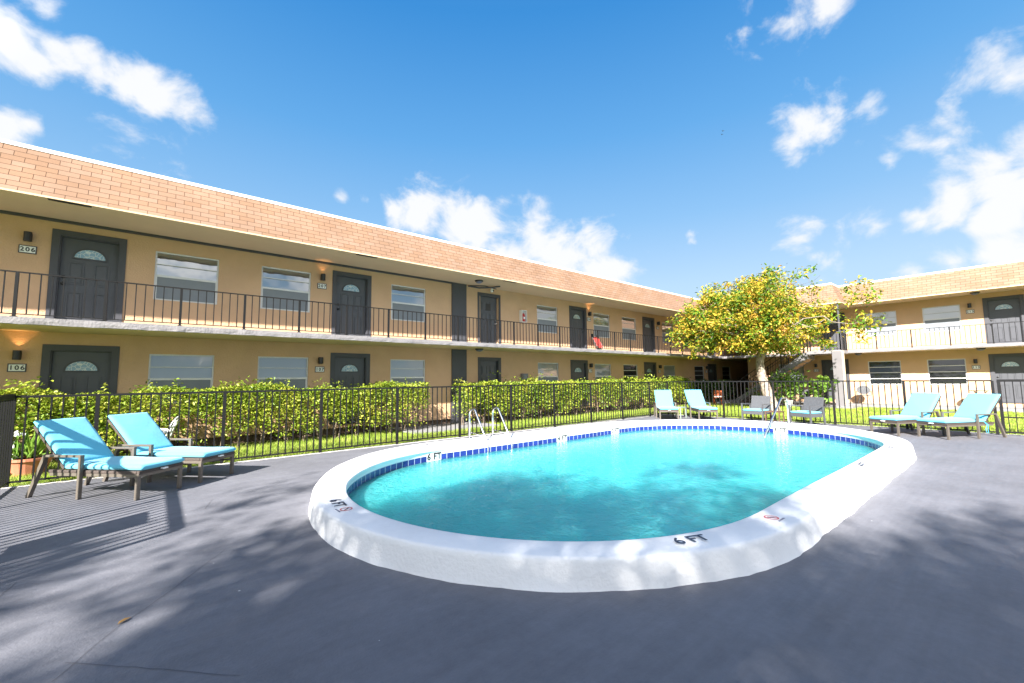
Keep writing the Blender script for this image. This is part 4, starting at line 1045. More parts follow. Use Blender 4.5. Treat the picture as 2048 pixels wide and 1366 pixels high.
def make_lounger():
    t = thing('sun_lounger', None, 'sun lounger')
    Wd = .62; hy = Wd / 2; zf = .34
    mb = MB()
    for sy in (-1, 1): mb.box(.0, sy * hy - .018, zf - .045, 1.42, sy * hy + .018, zf - .002)
    mb.box(-.0, -hy + .018, zf - .045, .04, hy - .018, zf - .002)
    for x in (.4, .8, 1.1, 1.38): mb.box(x, -hy + .018, zf - .04, x + .03, hy - .018, zf - .01)
    mb.build('frame', M['champ'], t, bevel=.003)
    mb = MB()
    for sy in (-1, 1): mb.box(.03, sy * hy - .024, zf - .002, 1.45, sy * hy + .024, zf + .038)
    mb.box(-.012, -hy - .02, zf - .002, .03, hy + .02, zf + .038); mb.box(.03, -hy + .024, zf + .0, 1.2, hy - .024, zf + .03)
    mb.build('wicker_deck', M['wicker'], t, bevel=.006)
    for sy in (-1, 1):
        mb = MB(); mb.box(.0, sy * (hy) - .022, 0, .045, sy * (hy) + .022, zf - .045); mb.build('leg', M['champ'], t, bevel=.003)
        ya = sy * (hy + .045)
        mb = MB(); mb.box(.86, ya - .022, 0, .905, ya + .022, .555); mb.build('leg', M['champ'], t, bevel=.003)
        mb = MB(); mb.bar((1.46, ya, .575), (1.70, ya, .0), .044, .05, up=(0, 1, 0)); mb.build('leg', M['champ'], t)
        mb = MB(); mb.bar((.86, ya, .57), (1.475, ya, .57), .046, .03); mb.build('armrest', M['champ'], t, bevel=.004)
        mb = MB(); mb.bar((1.12, sy * hy * .8, zf - .02), (1.42, sy * hy * .8, zf + .32), .022, .02, up=(0, 1, 0)); mb.build('strut', M['wicker'], t)
    an = R(46); hx, hz = 1.18, zf + .055
    mb = MB(); rounded_slab(mb, 1.24, Wd + .02, .075, Matrix.Translation((-.035, 0, zf + .078)), seed=1); mb.build('seat_cushion', M['cushion'], t, smooth=True)
    Mb = Matrix.Translation((hx, 0, hz + .035)) @ Matrix.Rotation(-an, 4, 'Y')
    mb = MB(); rounded_slab(mb, .84, Wd + .02, .08, Mb, seed=2, puff=.018); mb.build('back_cushion', M['cushion'], t, smooth=True)
    mb = MB()
    for sy in (-1, 1):
        v0 = len(mb.v); mb.box(.0, sy * (hy - .02) - .018, -.075, .80, sy * (hy - .02) + .018, -.04); mb.xform(Mb, v0)
    v0 = len(mb.v); mb.box(.0, -hy + .03, -.072, .8, hy - .03, -.045); mb.xform(Mb, v0); mb.build('backrest', M['wicker'], t)
    mb = MB(); mb.box(-.052, -.05, zf + .012, -.0125, .03, zf + .03); mb.build('care_tag', M['white'], t)
    for sy in (-1,):
        mb = MB()
        for k in (0, 1): mb.tube([(1.13, sy * (hy + .02), zf + .05), (1.16 + k * .05, sy * (hy + .05), zf - .02), (1.12 + k * .07, sy * (hy + .04), zf - .13), (1.15 + k * .05, sy * (hy + .04), zf - .22)], .006, 5)
        mb.build('tie', M['tie'], t)
    return t
LGRP = 'turquoise loungers around the pool'
lg = make_lounger(); lg.location = (.135, 7.91, 0); lg.rotation_euler = (0, 0, R(132)); lg['label'] = 'turquoise sun lounger nearest the camera, striped by the shadow of the fence'; lg['group'] = LGRP
copy_thing(lg, (.86, 8.53, 0), R(132), 'turquoise sun lounger with unstriped backrest, behind the fence-shadowed one at left')
copy_thing(lg, (14.35, 8.30, 0), R(37), 'turquoise sun lounger at the far fence corner, left of the small side table')
copy_thing(lg, (15.2, 7.28, 0), R(43), 'turquoise sun lounger at the far fence, between the side table and a grey wicker chair')
copy_thing(lg, (14.6, 2.40, 0), R(-23), 'turquoise sun lounger on the right, the one further from the gate')
copy_thing(lg, (14.6, 1.50, 0), R(-29), 'turquoise sun lounger on the right, closest to the gate')

# ------------------------------------------------------------------ wicker armchairs (x points to the back)
def make_armchair():
    t = thing('armchair', None, 'chair'); w = .32
    mb = MB(); mb.box(.0, -w, .26, .56, w, .37); mb.build('seat', M['greywicker'], t, bevel=.01)
    mb = MB(); rounded_slab(mb, .54, .62, .06, Matrix.Translation((.0, 0, .40))); mb.build('cushion', M['cushion'], t, smooth=True)
    mb = MB(); v0 = 0; mb.box(-.02, -w + .01, 0, .02, w - .01, .54)
    for k in range(12): mb.box(-.026, -w + .03 + k * .05, .02, -.0205, -w + .055 + k * .05, .52)
    mb.xform(Matrix.Translation((.55, 0, .34)) @ Matrix.Rotation(R(14), 4, 'Y')); mb.build('backrest', M['greywicker'], t)
    for sy in (-1, 1):
        y = sy * (w + .02)
        mb = MB(); mb.box(.0, y - .02, 0, .045, y + .02, .60); mb.build('leg', M['greywicker'], t)
        mb = MB(); mb.bar((.56, y, .58), (.62, y, .0), .045, .04, up=(0, 1, 0)); mb.build('leg', M['greywicker'], t)
        mb = MB(); mb.bar((.0, y, .61), (.62, y, .575), .045, .025); mb.build('armrest', M['greywicker'], t)
        mb = MB(); mb.bar((.0, y, .012), (.6, y, .012), .03, .02); mb.build('floor_rail', M['greywicker'], t)
    return t
ac = make_armchair(); ac.location = (15.68, 6.0, 0); ac.rotation_euler = (0, 0, R(-6)); ac['label'] = 'grey wicker armchair with pale turquoise seat cushion, left of the grab rail'; ac['group'] = 'grey wicker armchairs at the far fence'
copy_thing(ac, (15.62, 4.58, 0), R(-22), 'grey wicker armchair with pale turquoise seat cushion, right of the grab rail')
def side_table(loc, label, m1, w=.25, h=.42):
    t = thing('side_table', label, 'table', loc)
    mb = MB(); mb.box(-w, -w, h - .03, w, w, h); mb.build('table_top', m1, t, bevel=.004)
    for sx in (-1, 1):
        for sy in (-1, 1):
            mb = MB(); mb.box(sx * (w - .02) - .016, sy * (w - .02) - .016, 0, sx * (w - .02) + .016, sy * (w - .02) + .016, h - .03); mb.build('leg', m1, t)
    mb = MB(); mb.box(-w + .036, -.012, .08, w - .036, .012, .10); mb.build('stretcher', m1, t)
side_table((15.75, 5.33, 0), 'small dark wooden side table between the two grey wicker armchairs', M['wood'], .22, .40)
side_table((15.45, 8.55, 0), 'small green-grey metal side table between two far turquoise loungers', M['greentable'], .22, .42)

# orange folding chair beyond the fence
t = thing('wooden_chair', 'orange slatted wooden folding chair with white cushion on the lawn by the dark shrubs', 'chair', (24.2, 11.0, -.03), R(215))
for sy in (-.2, .2):
    mb = MB(); mb.bar((-.2, sy, .0), (.22, sy, .85), .03, .025, up=(0, 1, 0)); mb.build('leg', M['orange'], t); mb = MB(); mb.bar((.2, sy * .85, 0), (-.2, sy * .85, .44), .03, .025, up=(0, 1, 0)); mb.build('leg', M['orange'], t)
mb = MB()
for k in range(4): mb.box(-.2 + k * .1, -.21, .42, -.12 + k * .1, .21, .44)
mb.build('seat', M['orange'], t)
mb = MB()
for k in range(3): mb.bar((.135 + .04 * k, -.21, .58 + k * .1), (.135 + .04 * k, .21, .58 + k * .1), .015, .075)
mb.build('backrest', M['orange'], t)
mb = MB(); rounded_slab(mb, .42, .42, .07, Matrix.Translation((-.22, 0, .48))); mb.build('cushion', M['white'], t, smooth=True)

# dark round-backed chair and bistro table on the right wing's walk
t = thing('patio_chair', 'dark patio chair with rounded back against the right wing wall', 'chair', (27.35, 5.15, .10), R(12))
mb = MB(); mb.lathe([(.0, .0), (.24, 0), (.25, .015), (.24, .03), (.0, .03)], 20, (0, 0, .43)); mb.build('seat', M['greywicker'], t)
mb = MB()
n = 18; ring = [(.22, .27 * math.cos(2 * math.pi * k / n), .70 + .22 * math.sin(2 * math.pi * k / n)) for k in range(n)]
mb.add(ring + [(x + .03, y, z) for x, y, z in ring], [tuple(range(n)), tuple(range(2 * n - 1, n - 1, -1))] + [(k, (k + 1) % n, n + (k + 1) % n, n + k) for k in range(n)]); mb.build('backrest', M['greywicker'], t)
for sx in (-1, 1):
    for sy in (-1, 1):
        mb = MB(); mb.tube([(sx * .15, sy * .15, .43), (sx * .25, sy * .27, 0)], .012, 7); mb.build('leg', M['black'], t)
for sy in (-1, 1):
    mb = MB(); mb.tube([(.2, sy * .25, .62), (-.1, sy * .29, .64), (-.16, sy * .27, .44)], .013, 7); mb.build('armrest', M['black'], t)
t = thing('bistro_table', 'small dark bistro table with bent legs beside door 113', 'table', (27.55, 1.25, .10))
mb = MB(); mb.lathe([(.0, .0), (.30, 0), (.31, .012), (.30, .025), (.0, .025)], 22, (0, 0, .70)); mb.build('table_top', M['greywicker'], t)
for k in range(3):
    a = 2 * math.pi * k / 3 + .5; c, s = math.cos(a), math.sin(a)
    mb = MB(); mb.tube([(.25 * c, .25 * s, .70), (.12 * c, .12 * s, .5), (.08 * c, .08 * s, .3), (.26 * c, .26 * s, 0)], .013, 7); mb.build('leg', M['greywicker'], t, smooth=True)

# white plastic garden chair behind the left fence
t = thing('plastic_chair', 'white moulded plastic garden chair with pierced back behind the left fence', 'chair', (.02, 11.15, -.03), R(-12))
mb = MB(); mb.box(-.24, -.25, .40, .22, .25, .43); mb.build('seat', M['white'], t, bevel=.01)
mb = MB()
nu, nv = 12, 16; Mx = Matrix.Translation((.22, 0, .42)) @ Matrix.Rotation(R(16), 4, 'Y')
g0 = {}
for i in range(nu + 1):
    for j in range(nv + 1):
        v = j / nv; wv = .25 * (1 if v < .55 else math.sqrt(max(0, 1 - ((v - .55) / .45) ** 2 * .93))); y = (i / nu - .5) * 2 * wv
        g0[i, j] = len(mb.v); mb.v.append(tuple(Mx @ Vector((.04 * (1 - (y / .25) ** 2), y, v * .52))))
for i in range(nu):
    for j in range(nv):
        hole = (1 <= i <= nu - 2 and 3 <= j <= nv - 3 and ((i % 3 == 1 and j % 3 != 0) or (j > 9 and i % 2 == 0)))
        if not hole: mb.f.append((g0[i, j], g0[i + 1, j], g0[i + 1, j + 1], g0[i, j + 1]))
b = mb.build('backrest', M['white'], t, smooth=True); sm = b.modifiers.new('solid', 'SOLIDIFY'); sm.thickness = .012
for sy in (-1, 1):
    mb = MB(); mb.tube([(-.22, sy * .26, .63), (.0, sy * .29, .65), (.27, sy * .25, .62)], .02, 8); mb.build('armrest', M['white'], t, smooth=True)
    mb = MB(); mb.tube([(-.22, sy * .26, .63), (-.24, sy * .28, 0)], .024, 8); mb.build('leg', M['white'], t); mb = MB(); mb.tube([(.2, sy * .23, .42), (.28, sy * .28, 0)], .024, 8); mb.build('leg', M['white'], t)

# ------------------------------------------------------------------ foliage
def leaves(name, P, size, matl, parent, aspect=.45, up=.35, jitter=.35, droop=.0, world=True, outdir=None):
    """one mesh of small folded leaves at points P"""
    P = np.asarray(P, float); n = len(P)
    d = rng.normal(size=(n, 3)); d[:, 2] = d[:, 2] * .6 - droop
    if outdir is not None: d += outdir
    d /= np.linalg.norm(d, axis=1)[:, None]
    nr = rng.normal(size=(n, 3)); nr[:, 2] += up * 3; nr -= d * (nr * d).sum(1)[:, None]; nr /= np.linalg.norm(nr, axis=1)[:, None]
    s = np.cross(nr, d); L = size * (1 + jitter * rng.uniform(-1, 1, n))[:, None]; Wd = L * aspect
    V = np.empty((n, 6, 3)); fold = .22
    V[:, 0] = P; V[:, 1] = P + d * L * .35 + s * Wd * .5 + nr * Wd * fold; V[:, 2] = P + d * L * .72 + s * Wd * .38 + nr * Wd * fold * .7
    V[:, 3] = P + d * L - nr * L * .08; V[:, 4] = P + d * L * .72 - s * Wd * .38 + nr * Wd * fold * .7; V[:, 5] = P + d * L * .35 - s * Wd * .5 + nr * Wd * fold
    me = bpy.data.meshes.new(name); me.vertices.add(n * 6); me.vertices.foreach_set('co', V.reshape(-1))
    idx = (np.arange(n) * 6)[:, None] + np.array([[0, 1, 2, 3, 0, 3, 4, 5]]); me.loops.add(n * 8); me.loops.foreach_set('vertex_index', idx.reshape(-1).astype(np.int32))
    me.polygons.add(n * 2); me.polygons.foreach_set('loop_start', np.arange(n * 2, dtype=np.int32) * 4)
    me.update(calc_edges=True); me.validate(); me.materials.append(matl)
    o = bpy.data.objects.new(name, me); COL.objects.link(o)
    if parent:
        o.parent = parent
        if world: o.location = -Vector(parent.location)
    return o

def hedge(name, label, x0, x1, yc, thick, ztop, nleaf, leafm, size, seed, zlow=.15, gaps=(), group=None, stemgap=.42):
    r = np.random.default_rng(seed)
    t = thing(name, label, 'hedge', ((x0 + x1) / 2, yc, -.03), 0, group)
    k = np.arange(12); ph = r.uniform(0, 6.28, 12); am = r.uniform(.3, 1, 12); fr = r.uniform(.8, 7, 12)
    def prof(x): return (np.sin(np.outer(x, fr) + ph) * am / (1 + fr * .35)).sum(1)
    n = int(nleaf * 2.2)
    x = r.uniform(x0, x1, n); u = r.uniform(0, 1, n) ** .75; top = ztop + .07 * prof(x); z = zlow + (top - zlow) * u
    yy = r.normal(0, 1, n); front = -1 + 2 * (r.uniform(0, 1, n) > .66)
    y = yc + thick * .5 * np.where(np.abs(yy) < .5, yy * 2, front * (1 - .12 * np.abs(yy)))
    # clumpy density: bushy near the top, ragged with gaps lower down
    c = np.sin(x * 5.1 + ph[0]) * np.sin(z * 6.3 + x * 1.7 + ph[1]) + .6 * np.sin(x * 11.3 + ph[2]) * np.sin(z * 10.1 + ph[3]) + .5 * np.sin(x * 2.3 + ph[4] + z * 3)
    dens = np.clip(.25 + 1.1 * (u - .18) + .36 * c, .0, 1)
    for g0_, g1_ in gaps: dens = np.where((x > g0_) & (x < g1_), dens * .05, dens)
    keep = r.uniform(0, 1, n) < dens
    P = np.stack([x, y, z], 1)[keep][:nleaf]
    # sprigs standing proud of the clipped top
    sp = []
    for _ in range(int((x1 - x0) * 3.2)):
        sx = r.uniform(x0, x1); sz = ztop + .07 * prof(np.array([sx]))[0]; h = r.uniform(.06, .26) * (1 if r.uniform() < .8 else 1.6)
        m_ = 16; sp.append(np.stack([sx + r.normal(0, .06, m_), yc + r.normal(0, thick * .3, m_), sz + r.uniform(-.02, 1, m_) * h], 1))
    P = np.concatenate([P] + sp)
    leaves('foliage', P, size, leafm, t, .5, .45, .4)
    rr = random.Random(seed)
    xx = x0 + .2
    while xx < x1:
        mb = MB()
        if not any(a < xx < b for a, b in gaps):
            for q in range(rr.choice((2, 3))):
                bx = xx + rr.uniform(-.06, .06); by = yc + rr.uniform(-.08, .08)
                mb.tube([(bx, by, -.03), (bx + rr.uniform(-.06, .06), by + rr.uniform(-.05, .05), .25), (bx + rr.uniform(-.2, .2), by + rr.uniform(-.12, .12), .6), (bx + rr.uniform(-.3, .3), by + rr.uniform(-.15, .15), ztop - .3)], [.02, .016, .012, .006], 6, cap=False)
            mb.build('stem', M['stem'], t, world=True)
        xx += stemgap * rr.uniform(.8, 1.3)
    return t
hedge('hedge', 'light green clipped hedge behind the left loungers, below windows 106 and 107', -7.5, 6.65, 12.35, .75, 1.42, 42000, M['hedgeleaf'], .07, 11, group='clipped hedges along the left wing')
hedge('hedge', 'light green clipped hedge right of the charcoal pilaster, behind the pool ladder', 7.95, 14.7, 12.4, .75, 1.42, 21000, M['hedgeleaf'], .075, 12, group='clipped hedges along the left wing')
hedge('hedge', 'light green clipped hedge behind the two far loungers, left of the orange chair', 15.15, 23.6, 12.4, .8, 1.42, 12000, M['hedgeleaf'], .09, 13, group='clipped hedges along the left wing', stemgap=.6)
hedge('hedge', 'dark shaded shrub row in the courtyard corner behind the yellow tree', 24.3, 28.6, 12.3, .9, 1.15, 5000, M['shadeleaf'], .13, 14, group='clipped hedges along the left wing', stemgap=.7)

# grass
def grass(name, boxes, dens, h, w, seed):
    r = np.random.default_rng(seed); Ps = []
    for (x0, y0, x1, y1) in boxes:
        n = int((x1 - x0) * (y1 - y0) * dens); Ps.append(np.stack([r.uniform(x0, x1, n), r.uniform(y0, y1, n), np.full(n, -.03)], 1))
    P = np.concatenate(Ps); n = len(P)
    a = r.uniform(0, 6.28, n); hh = h * (.6 + .8 * r.uniform(0, 1, n)) * (.85 + .3 * np.sin(P[:, 0] * 3.1) * np.sin(P[:, 1] * 4.3)); ww = w * (.7 + .6 * r.uniform(0, 1, n))
    sx, sy = np.cos(a) * ww, np.sin(a) * ww; lx, ly = r.normal(0, .45, n) * hh, r.normal(0, .45, n) * hh
    V = np.empty((n, 3, 3)); V[:, 0] = P; V[:, 1] = P; V[:, 2] = P
    V[:, 0, 0] -= sx; V[:, 0, 1] -= sy; V[:, 1, 0] += sx; V[:, 1, 1] += sy; V[:, 2, 0] += lx; V[:, 2, 1] += ly; V[:, 2, 2] += hh
    me = bpy.data.meshes.new(name); me.vertices.add(n * 3); me.vertices.foreach_set('co', V.reshape(-1)); me.loops.add(n * 3); me.loops.foreach_set('vertex_index', np.arange(n * 3, dtype=np.int32))
    me.polygons.add(n); me.polygons.foreach_set('loop_start', np.arange(n, dtype=np.int32) * 3); me.update(calc_edges=True); me.materials.append(M['grass'])
    o = bpy.data.objects.new(name, me); COL.objects.link(o); tag(o, 'short sunlit lawn grass between the fence and the buildings', 'grass', kind='stuff'); return o
grass('grass', [(-6, 10.1, 5.85, 12.6), (5.85, 10.1, 9.15, 11.5), (9.15, 9.95, 16.7, 12.6), (16.8, 9.8, 26.7, 12.2)], 900, .085, .006, 21)
grass('grass', [(16.82, -5.5, 25.15, 9.8), (25.15, -5.5, 26.7, 5.15)], 420, .075, .010, 22)

# ------------------------------------------------------------------ trees
def limb(mb, pts, r0, r1, n=8):
    k = len(pts); mb.tube(pts, [r0 + (r1 - r0) * i / (k - 1) for i in range(k)], n, cap=False)
def wander(a, b, n, amp, rr, sag=0.0):
    a, b = Vector(a), Vector(b); L = (b - a).length; out = []
    for i in range(n + 1):
        t = i / n; p = a.lerp(b, t); s = math.sin(math.pi * t)
        out.append(p + Vector((rr.gauss(0, amp * L), rr.gauss(0, amp * L), rr.gauss(0, amp * L * .6) + sag * L * s)) * (s ** .5 if 0 < t < 1 else 0))
    return out

rr = random.Random(5)
T0 = Vector((21.6, 7.35, -.03))
tree = thing('yellow_tree', 'spreading tree with yellow and orange leaves on a pale crooked trunk by the staircase', 'tree', T0)
fork = Vector((21.45, 7.62, 2.75))
mb = MB()
tr_pts = [T0 + Vector((0, 0, 0)), T0 + Vector((-.02, .06, .4)), T0 + Vector((-.08, .22, 1.0)), T0 + Vector((-.1, .36, 1.6)), T0 + Vector((-.12, .40, 2.2)), fork]
mb.tube(tr_pts, [.31, .245, .21, .185, .17, .165], 14, cap=False)
CC = Vector((21.2, 7.5, 4.05))
ends = []
mains = [(-1.6, 2.6, 1.1), (-.6, -1.9, 1.2), (1.0, 1.6, 1.7), (.8, -1.4, 2.0), (-2.0, .4, 1.2), (-.2, .3, 2.5), (1.8, -.4, 1.3), (-1.2, -1.4, 1.5), (.2, 3.2, .6), (.4, -1.8, .8)]
starts = []
for i, m_ in enumerate(mains):
    st = fork + Vector((rr.uniform(-.06, .06), rr.uniform(-.1, .1), rr.uniform(-.25, .1)))
    e = fork + Vector(m_); pts = wander(st, e, 6, .05, rr, .08); limb(mb, pts, .085, .028, 7)
    for j in range(9):
        s = pts[rr.randint(2, 6)]; dv = (e - fork).normalized()
        e2 = s + Vector((rr.gauss(0, .75) + dv.x * .5, rr.gauss(0, .75) + dv.y * .6, rr.gauss(.05, .5) + dv.z * .25)); p2 = wander(s, e2, 4, .08, rr)
        if e2.y < 10.9 and e2.z > 2.5: limb(mb, p2, .022, .008, 5); ends.append(e2)
mb.build('trunk', M['bark'], tree, smooth=True, world=True)
# crown: an umbrella of many leaf clumps
r = np.random.default_rng(31); cl = []
while len(cl) < 330:
    v = r.normal(size=3); v /= np.linalg.norm(v); rad = r.uniform(.35, 1.0) ** .5
    p = np.array([2.5 * v[0], 3.75 * v[1], 2.05 * v[2]]) * rad
    lump = 1 + .16 * math.sin(3 * math.atan2(v[1], v[0]) + 1) + .12 * math.sin(5 * v[1] + 2 * v[2])
    p *= lump
    if p[2] < -1.25 + .06 * abs(p[1]) ** 1.5 * .4 + r.uniform(-.15, .15): continue
    q = np.array(CC) + p
    if q[1] > 11.3 or (q[1] < 6.4 and q[2] > 4.85 - (6.4 - q[1]) * .33): continue
    if q[1] < 5.6 and r.uniform() < .55: continue
    if q[1] < 6.9 and q[2] < 3.5: continue
    if q[1] < 4.9: continue
    if r.uniform() < .12: continue
    cl.append(q)
cl += [np.array(e) for e in ends if e.z > 2.6 and e.y < 11.4]
# outlying sprays: right-hand branch reaching toward the stair, wisps above, tip at the left
sprays = [((21.0, 4.4, 4.4), (20.6, 3.25, 4.55), 7), ((21.0, 4.5, 3.9), (20.3, 3.35, 3.35), 6), ((20.9, 4.6, 3.7), (20.0, 3.5, 2.95), 5), ((21.2, 4.9, 4.9), (21.1, 3.6, 5.15), 5), ((20.6, 9.9, 4.5), (19.7, 11.0, 4.35), 6), ((20.6, 10.0, 3.6), (19.8, 10.9, 3.7), 5), ((21.2, 7.6, 6.0), (21.2, 7.0, 6.4), 3), ((21.1, 9.0, 5.5), (21, 9.5, 5.95), 3), ((21, 6.0, 5.7), (21, 5.4, 6.0), 3)]
mb = MB(); spr = []
for a, b, k in sprays:
    pts = wander(a, b, 5, .04, rr); limb(mb, pts[1:], .011, .004, 5)
    for q in range(k): spr.append(np.array(Vector(a).lerp(Vector(b), .35 + .65 * q / max(1, k - 1))) + r.normal(0, .09, 3))
for _ in range(46):   # bare twigs poking out of the top
    an = r.uniform(0, 6.28); rad = r.uniform(.2, .95); s = Vector((CC.x + 2.2 * rad * math.cos(an), CC.y + 3.2 * rad * math.sin(an), CC.z + 1.7 * math.sqrt(max(0, 1 - rad * rad)) - .15))
    e = s + Vector((r.normal(0, .25), r.normal(0, .3), r.uniform(.25, .75))); limb(mb, wander(s, e, 3, .06, rr), .008, .003, 4)
    m2 = s.lerp(e, .6); limb(mb, [m2, m2 + Vector((r.normal(0, .2), r.normal(0, .25), r.uniform(.1, .3)))], .005, .002, 4)
mb.build('twigs', M['twig'], tree, world=True)
P = []; O = []
for c in cl:
    k = int(r.integers(46, 96)); s = r.uniform(.13, .25)
    P.append(c + r.normal(0, 1, (k, 3)) * np.array([s, s, s * .75]))
for c in spr: P.append(c + r.normal(0, 1, (22, 3)) * .13)
P = np.concatenate(P); leaves('crown', P, .135, M['treeleaf'], tree, .48, .35, .4, .25)

# the trees behind the camera whose crowns shade the deck
def shade_tree(name, label, base, hgt, crown_c, crown_r, nclump, per, size, seed, holes=.0):
    r = np.random.default_rng(seed); rr = random.Random(seed)
    t = thing(name, label, 'tree', base); B = Vector(base); C = Vector(crown_c); mb = MB()
    limb(mb, wander(B, Vector((C.x * .7 + B.x * .3, C.y * .7 + B.y * .3, C.z - crown_r[2] * .6)), 6, .02, rr), .26, .15, 12)
    hub = Vector((C.x * .7 + B.x * .3, C.y * .7 + B.y * .3, C.z - crown_r[2] * .6)); cl = []
    for i in range(16):
        v = r.normal(size=3); v /= np.linalg.norm(v); v[2] = abs(v[2]) * .8 - .1; e = C + Vector((v[0] * crown_r[0] * .85, v[1] * crown_r[1] * .85, v[2] * crown_r[2] * .85)); pts = wander(hub, e, 6, .05, rr, .05); limb(mb, pts, .10, .025, 7)
        for j in range(6):
            s = pts[rr.randint(2, 6)]; limb(mb, wander(s, s + Vector((rr.gauss(0, .8), rr.gauss(0, .8), rr.gauss(.1, .5))), 3, .06, rr), .025, .008, 5)
    mb.build('trunk', M['bark'], t, smooth=True, world=True); P = []
    for i in range(nclump):
        v = r.normal(size=3); v /= np.linalg.norm(v); rad = r.uniform(0.02, 1) ** .72
        c = np.array(C) + v * rad * np.array(crown_r) * (1 + .18 * math.sin(4 * math.atan2(v[1], v[0])))
        s = r.uniform(.18, .42); P.append(c + r.normal(0, 1, (per, 3)) * s)
    leaves('crown', np.concatenate(P), size, M['palmleaf'], t, .5, .4, .4)
shade_tree('shade_tree', 'broad green tree behind the camera that shades the deck', (-9.5, -5.2, -.03), 9, (-8.5, -3.7, 6.8), (4.7, 4.5, 2.2), 215, 80, .19, 41)

shade_tree('shade_tree', 'tall green tree behind the camera on the right, dappling the near deck corner', (-7.3, -8.8, -.03), 9, (-6.4, -7.5, 6.9), (3.2, 3.2, 2.2), 190, 80, .19, 43)  # added to cut sky fill on the deck; also dapples its corner

t = thing('fallen_leaf', 'single fallen yellow-brown leaf lying on the shaded deck beside a crack', 'leaf', (-.11, 3.86, .004), R(40))
leaf_m = mat('dry_leaf', (.30, .17, .05), .7); mb = MB(); mb.add([(0, 0, .002), (.02, .014, .010), (.055, .012, .012), (.085, 0, .004), (.055, -.012, .010), (.02, -.014, .012)], [(0, 1, 2, 3), (0, 3, 4, 5)]); mb.build('blade', leaf_m, t)

# potted and bedding plants
def pot(mb_profile, name, label, cat, loc, m): pass
def potted(name, label, loc, pr, ph, potmat, P, size, lm, aspect=.4, up=.3, droop=.1, stem=None, outdir=None):
    t = thing(name, label, 'potted plant', loc)
    mb = MB(); mb.lathe([(pr * .7, 0), (pr * .95, ph * .85), (pr * 1.05, ph * .85), (pr * 1.05, ph), (pr * .92, ph), (pr * .9, ph * .9)], 20); mb.build('pot', potmat, t, smooth=False)
    mb = MB(); mb.lathe([(.0, ph * .88), (pr * .9, ph * .9)], 16); mb.build('soil', M['soil'], t)
    if stem:
        mb = MB()
        for (a, b, r_) in stem: mb.tube([a, b], [r_, r_ * .6], 6)
        mb.build('stem', M['stem'], t)
    leaves('leaves', P, size, lm, t, aspect, up, .35, droop, world=False, outdir=outdir)
    return t
r = np.random.default_rng(51)
n = 60; a = r.uniform(0, 6.28, n); rad = r.uniform(0, .22, n); P = np.stack([rad * np.cos(a), rad * np.sin(a), np.full(n, .30)], 1); od = np.stack([np.cos(a) * .5, np.sin(a) * .5, np.full(n, 2.6)], 1)
potted('potted_plant', 'spiky aloe in a wide terracotta pot on the grass behind the left fence', (-1.65, 11.45, -.03), .30, .30, M['terra'], P, .36, M['plantleaf'], .13, .0, 0, outdir=od)
P = np.stack([-.35 + r.normal(0, .12, 160), .15 + r.normal(0, .12, 160), .45 + r.normal(0, .2, 160)], 1)
t = thing('white_flowers', 'pale flowering plant beside the terracotta pot at far left', 'plant', (-1.95, 11.55, -.03)); leaves('blossom', np.stack([r.normal(0, .13, 90), r.normal(0, .13, 90), r.uniform(.25, .75, 90)], 1), .07, M['white'], t, .8, .4, world=False); leaves('leaves', np.stack([r.normal(0, .17, 160), r.normal(0, .17, 160), r.uniform(.05, .7, 160)], 1), .11, M['plantleaf'], t, .4, .3, world=False)
t = thing('variegated_shrub', 'small yellow-green shrub between the backs of the two left loungers', 'shrub', (-.62, 10.75, -.03)); leaves('leaves', np.stack([r.normal(0, .13, 260), r.normal(0, .13, 260), np.abs(r.normal(.3, .2, 260))], 1), .09, M['hedgeleaf'], t, .5, .4, world=False)
def bush(n, c, s): return np.asarray(c) + r.normal(0, 1, (n, 3)) * np.asarray(s)
potted('potted_plant', 'tall leafy green plant in a white pot under the stair flight', (24.9, 7.75, -.03), .2, .36, M['white'], bush(520, (0, 0, 1.15), (.3, .42, .33)), .24, M['plantleaf'], .35, .3, .2, [((0, 0, .3), (.05, .1, 1.3), .02), ((0, 0, .3), (-.05, -.2, 1.1), .016), ((0, 0, .3), (0, .25, 1.0), .016)])
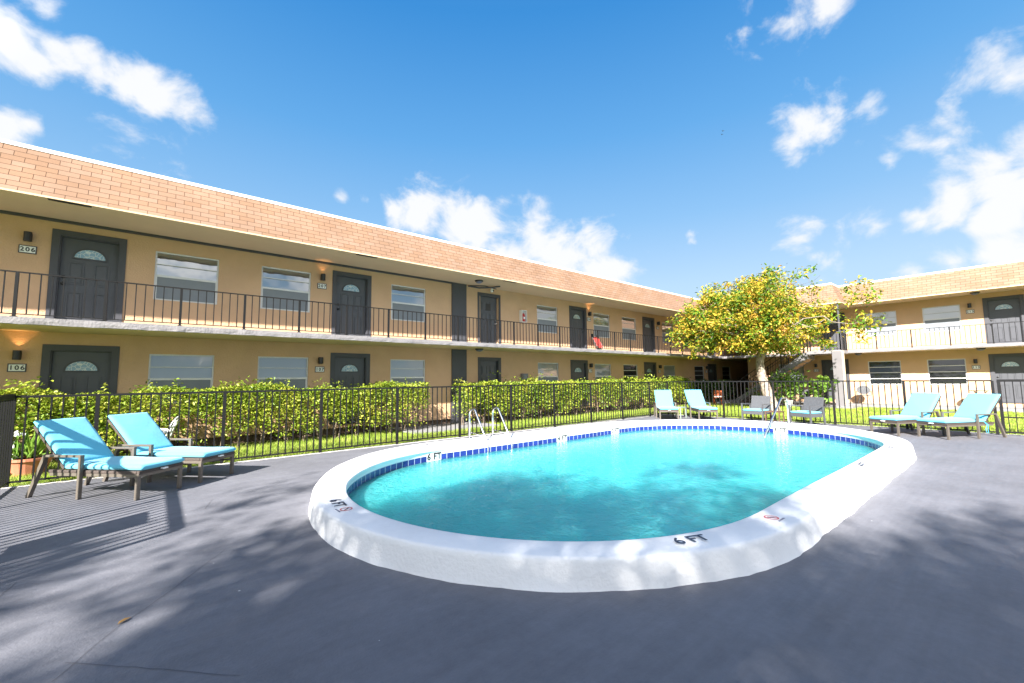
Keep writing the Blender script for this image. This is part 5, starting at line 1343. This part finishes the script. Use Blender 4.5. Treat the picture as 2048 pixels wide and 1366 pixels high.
potted('potted_plant', 'broad-leaved pale green plant in a dark pot beside door 112', (25.2, 6.45, -.03), .22, .4, M['trim'], bush(80, (0, 0, .95), (.25, .28, .3)), .34, M['plantleaf'], .62, .3, .1, [((0, 0, .3), (.05, .1, 1.2), .02), ((0, 0, .3), (-.05, -.15, 1.0), .016)])
potted('potted_plant', 'low bushy plant in a terracotta pot under the stair flight, left of the white pot', (24.6, 8.6, -.03), .2, .28, M['terra'], bush(320, (0, 0, .6), (.25, .4, .2)), .2, M['plantleaf'], .3, .3, .2)
t = thing('plastic_chair', 'black plastic chair among the potted plants under the staircase', 'chair', (25.0, 7.05, -.03), R(10))
mb = MB(); mb.box(-.22, -.22, .42, .22, .22, .45); mb.build('seat', M['black'], t, bevel=.01)
mb = MB(); mb.box(-.012, -.23, 0, .012, .23, .48); mb.xform(Matrix.Translation((.22, 0, .44)) @ Matrix.Rotation(R(12), 4, 'Y')); mb.build('backrest', M['black'], t, bevel=.01)
for sx in (-.2, .2):
    for sy in (-.2, .2):
        mb = MB(); mb.tube([(sx, sy, .42), (sx * 1.1, sy * 1.1, 0)], .018, 7); mb.build('leg', M['black'], t)

# two birds far off in the sky
for k, (dx, dz, lab) in enumerate([((1446, 262), 1.0, 'tiny dark bird high in the sky, the upper of two'), ((1444, 269), .7, 'tiny dark bird high in the sky, the lower of two')]):
    c = Vector((0, 0, H)) + pray(*dx) * 160
    t = thing('bird', lab, 'bird', c, R(60), 'two distant birds')
    mb = MB(); mb.tube([(-.28, 0, 0), (-.1, 0, .03), (.12, 0, .03), (.3, 0, .0)], [.02, .07, .07, .02], 8); mb.build('body', M['black'], t, smooth=True)
    for s in (-1, 1):
        mb = MB(); w = dz; mb.add([(-.1, s * .04, .04), (.12, s * .04, .04), (.1, s * .35 * w, .16), (-.12, s * .62 * w, .10), (-.1, s * .04, .02), (.12, s * .04, .02), (.1, s * .35 * w, .145), (-.12, s * .62 * w, .085)], [(0, 1, 2, 3), (7, 6, 5, 4), (0, 4, 5, 1), (1, 5, 6, 2), (2, 6, 7, 3), (3, 7, 4, 0)]); mb.build('wing', M['black'], t)
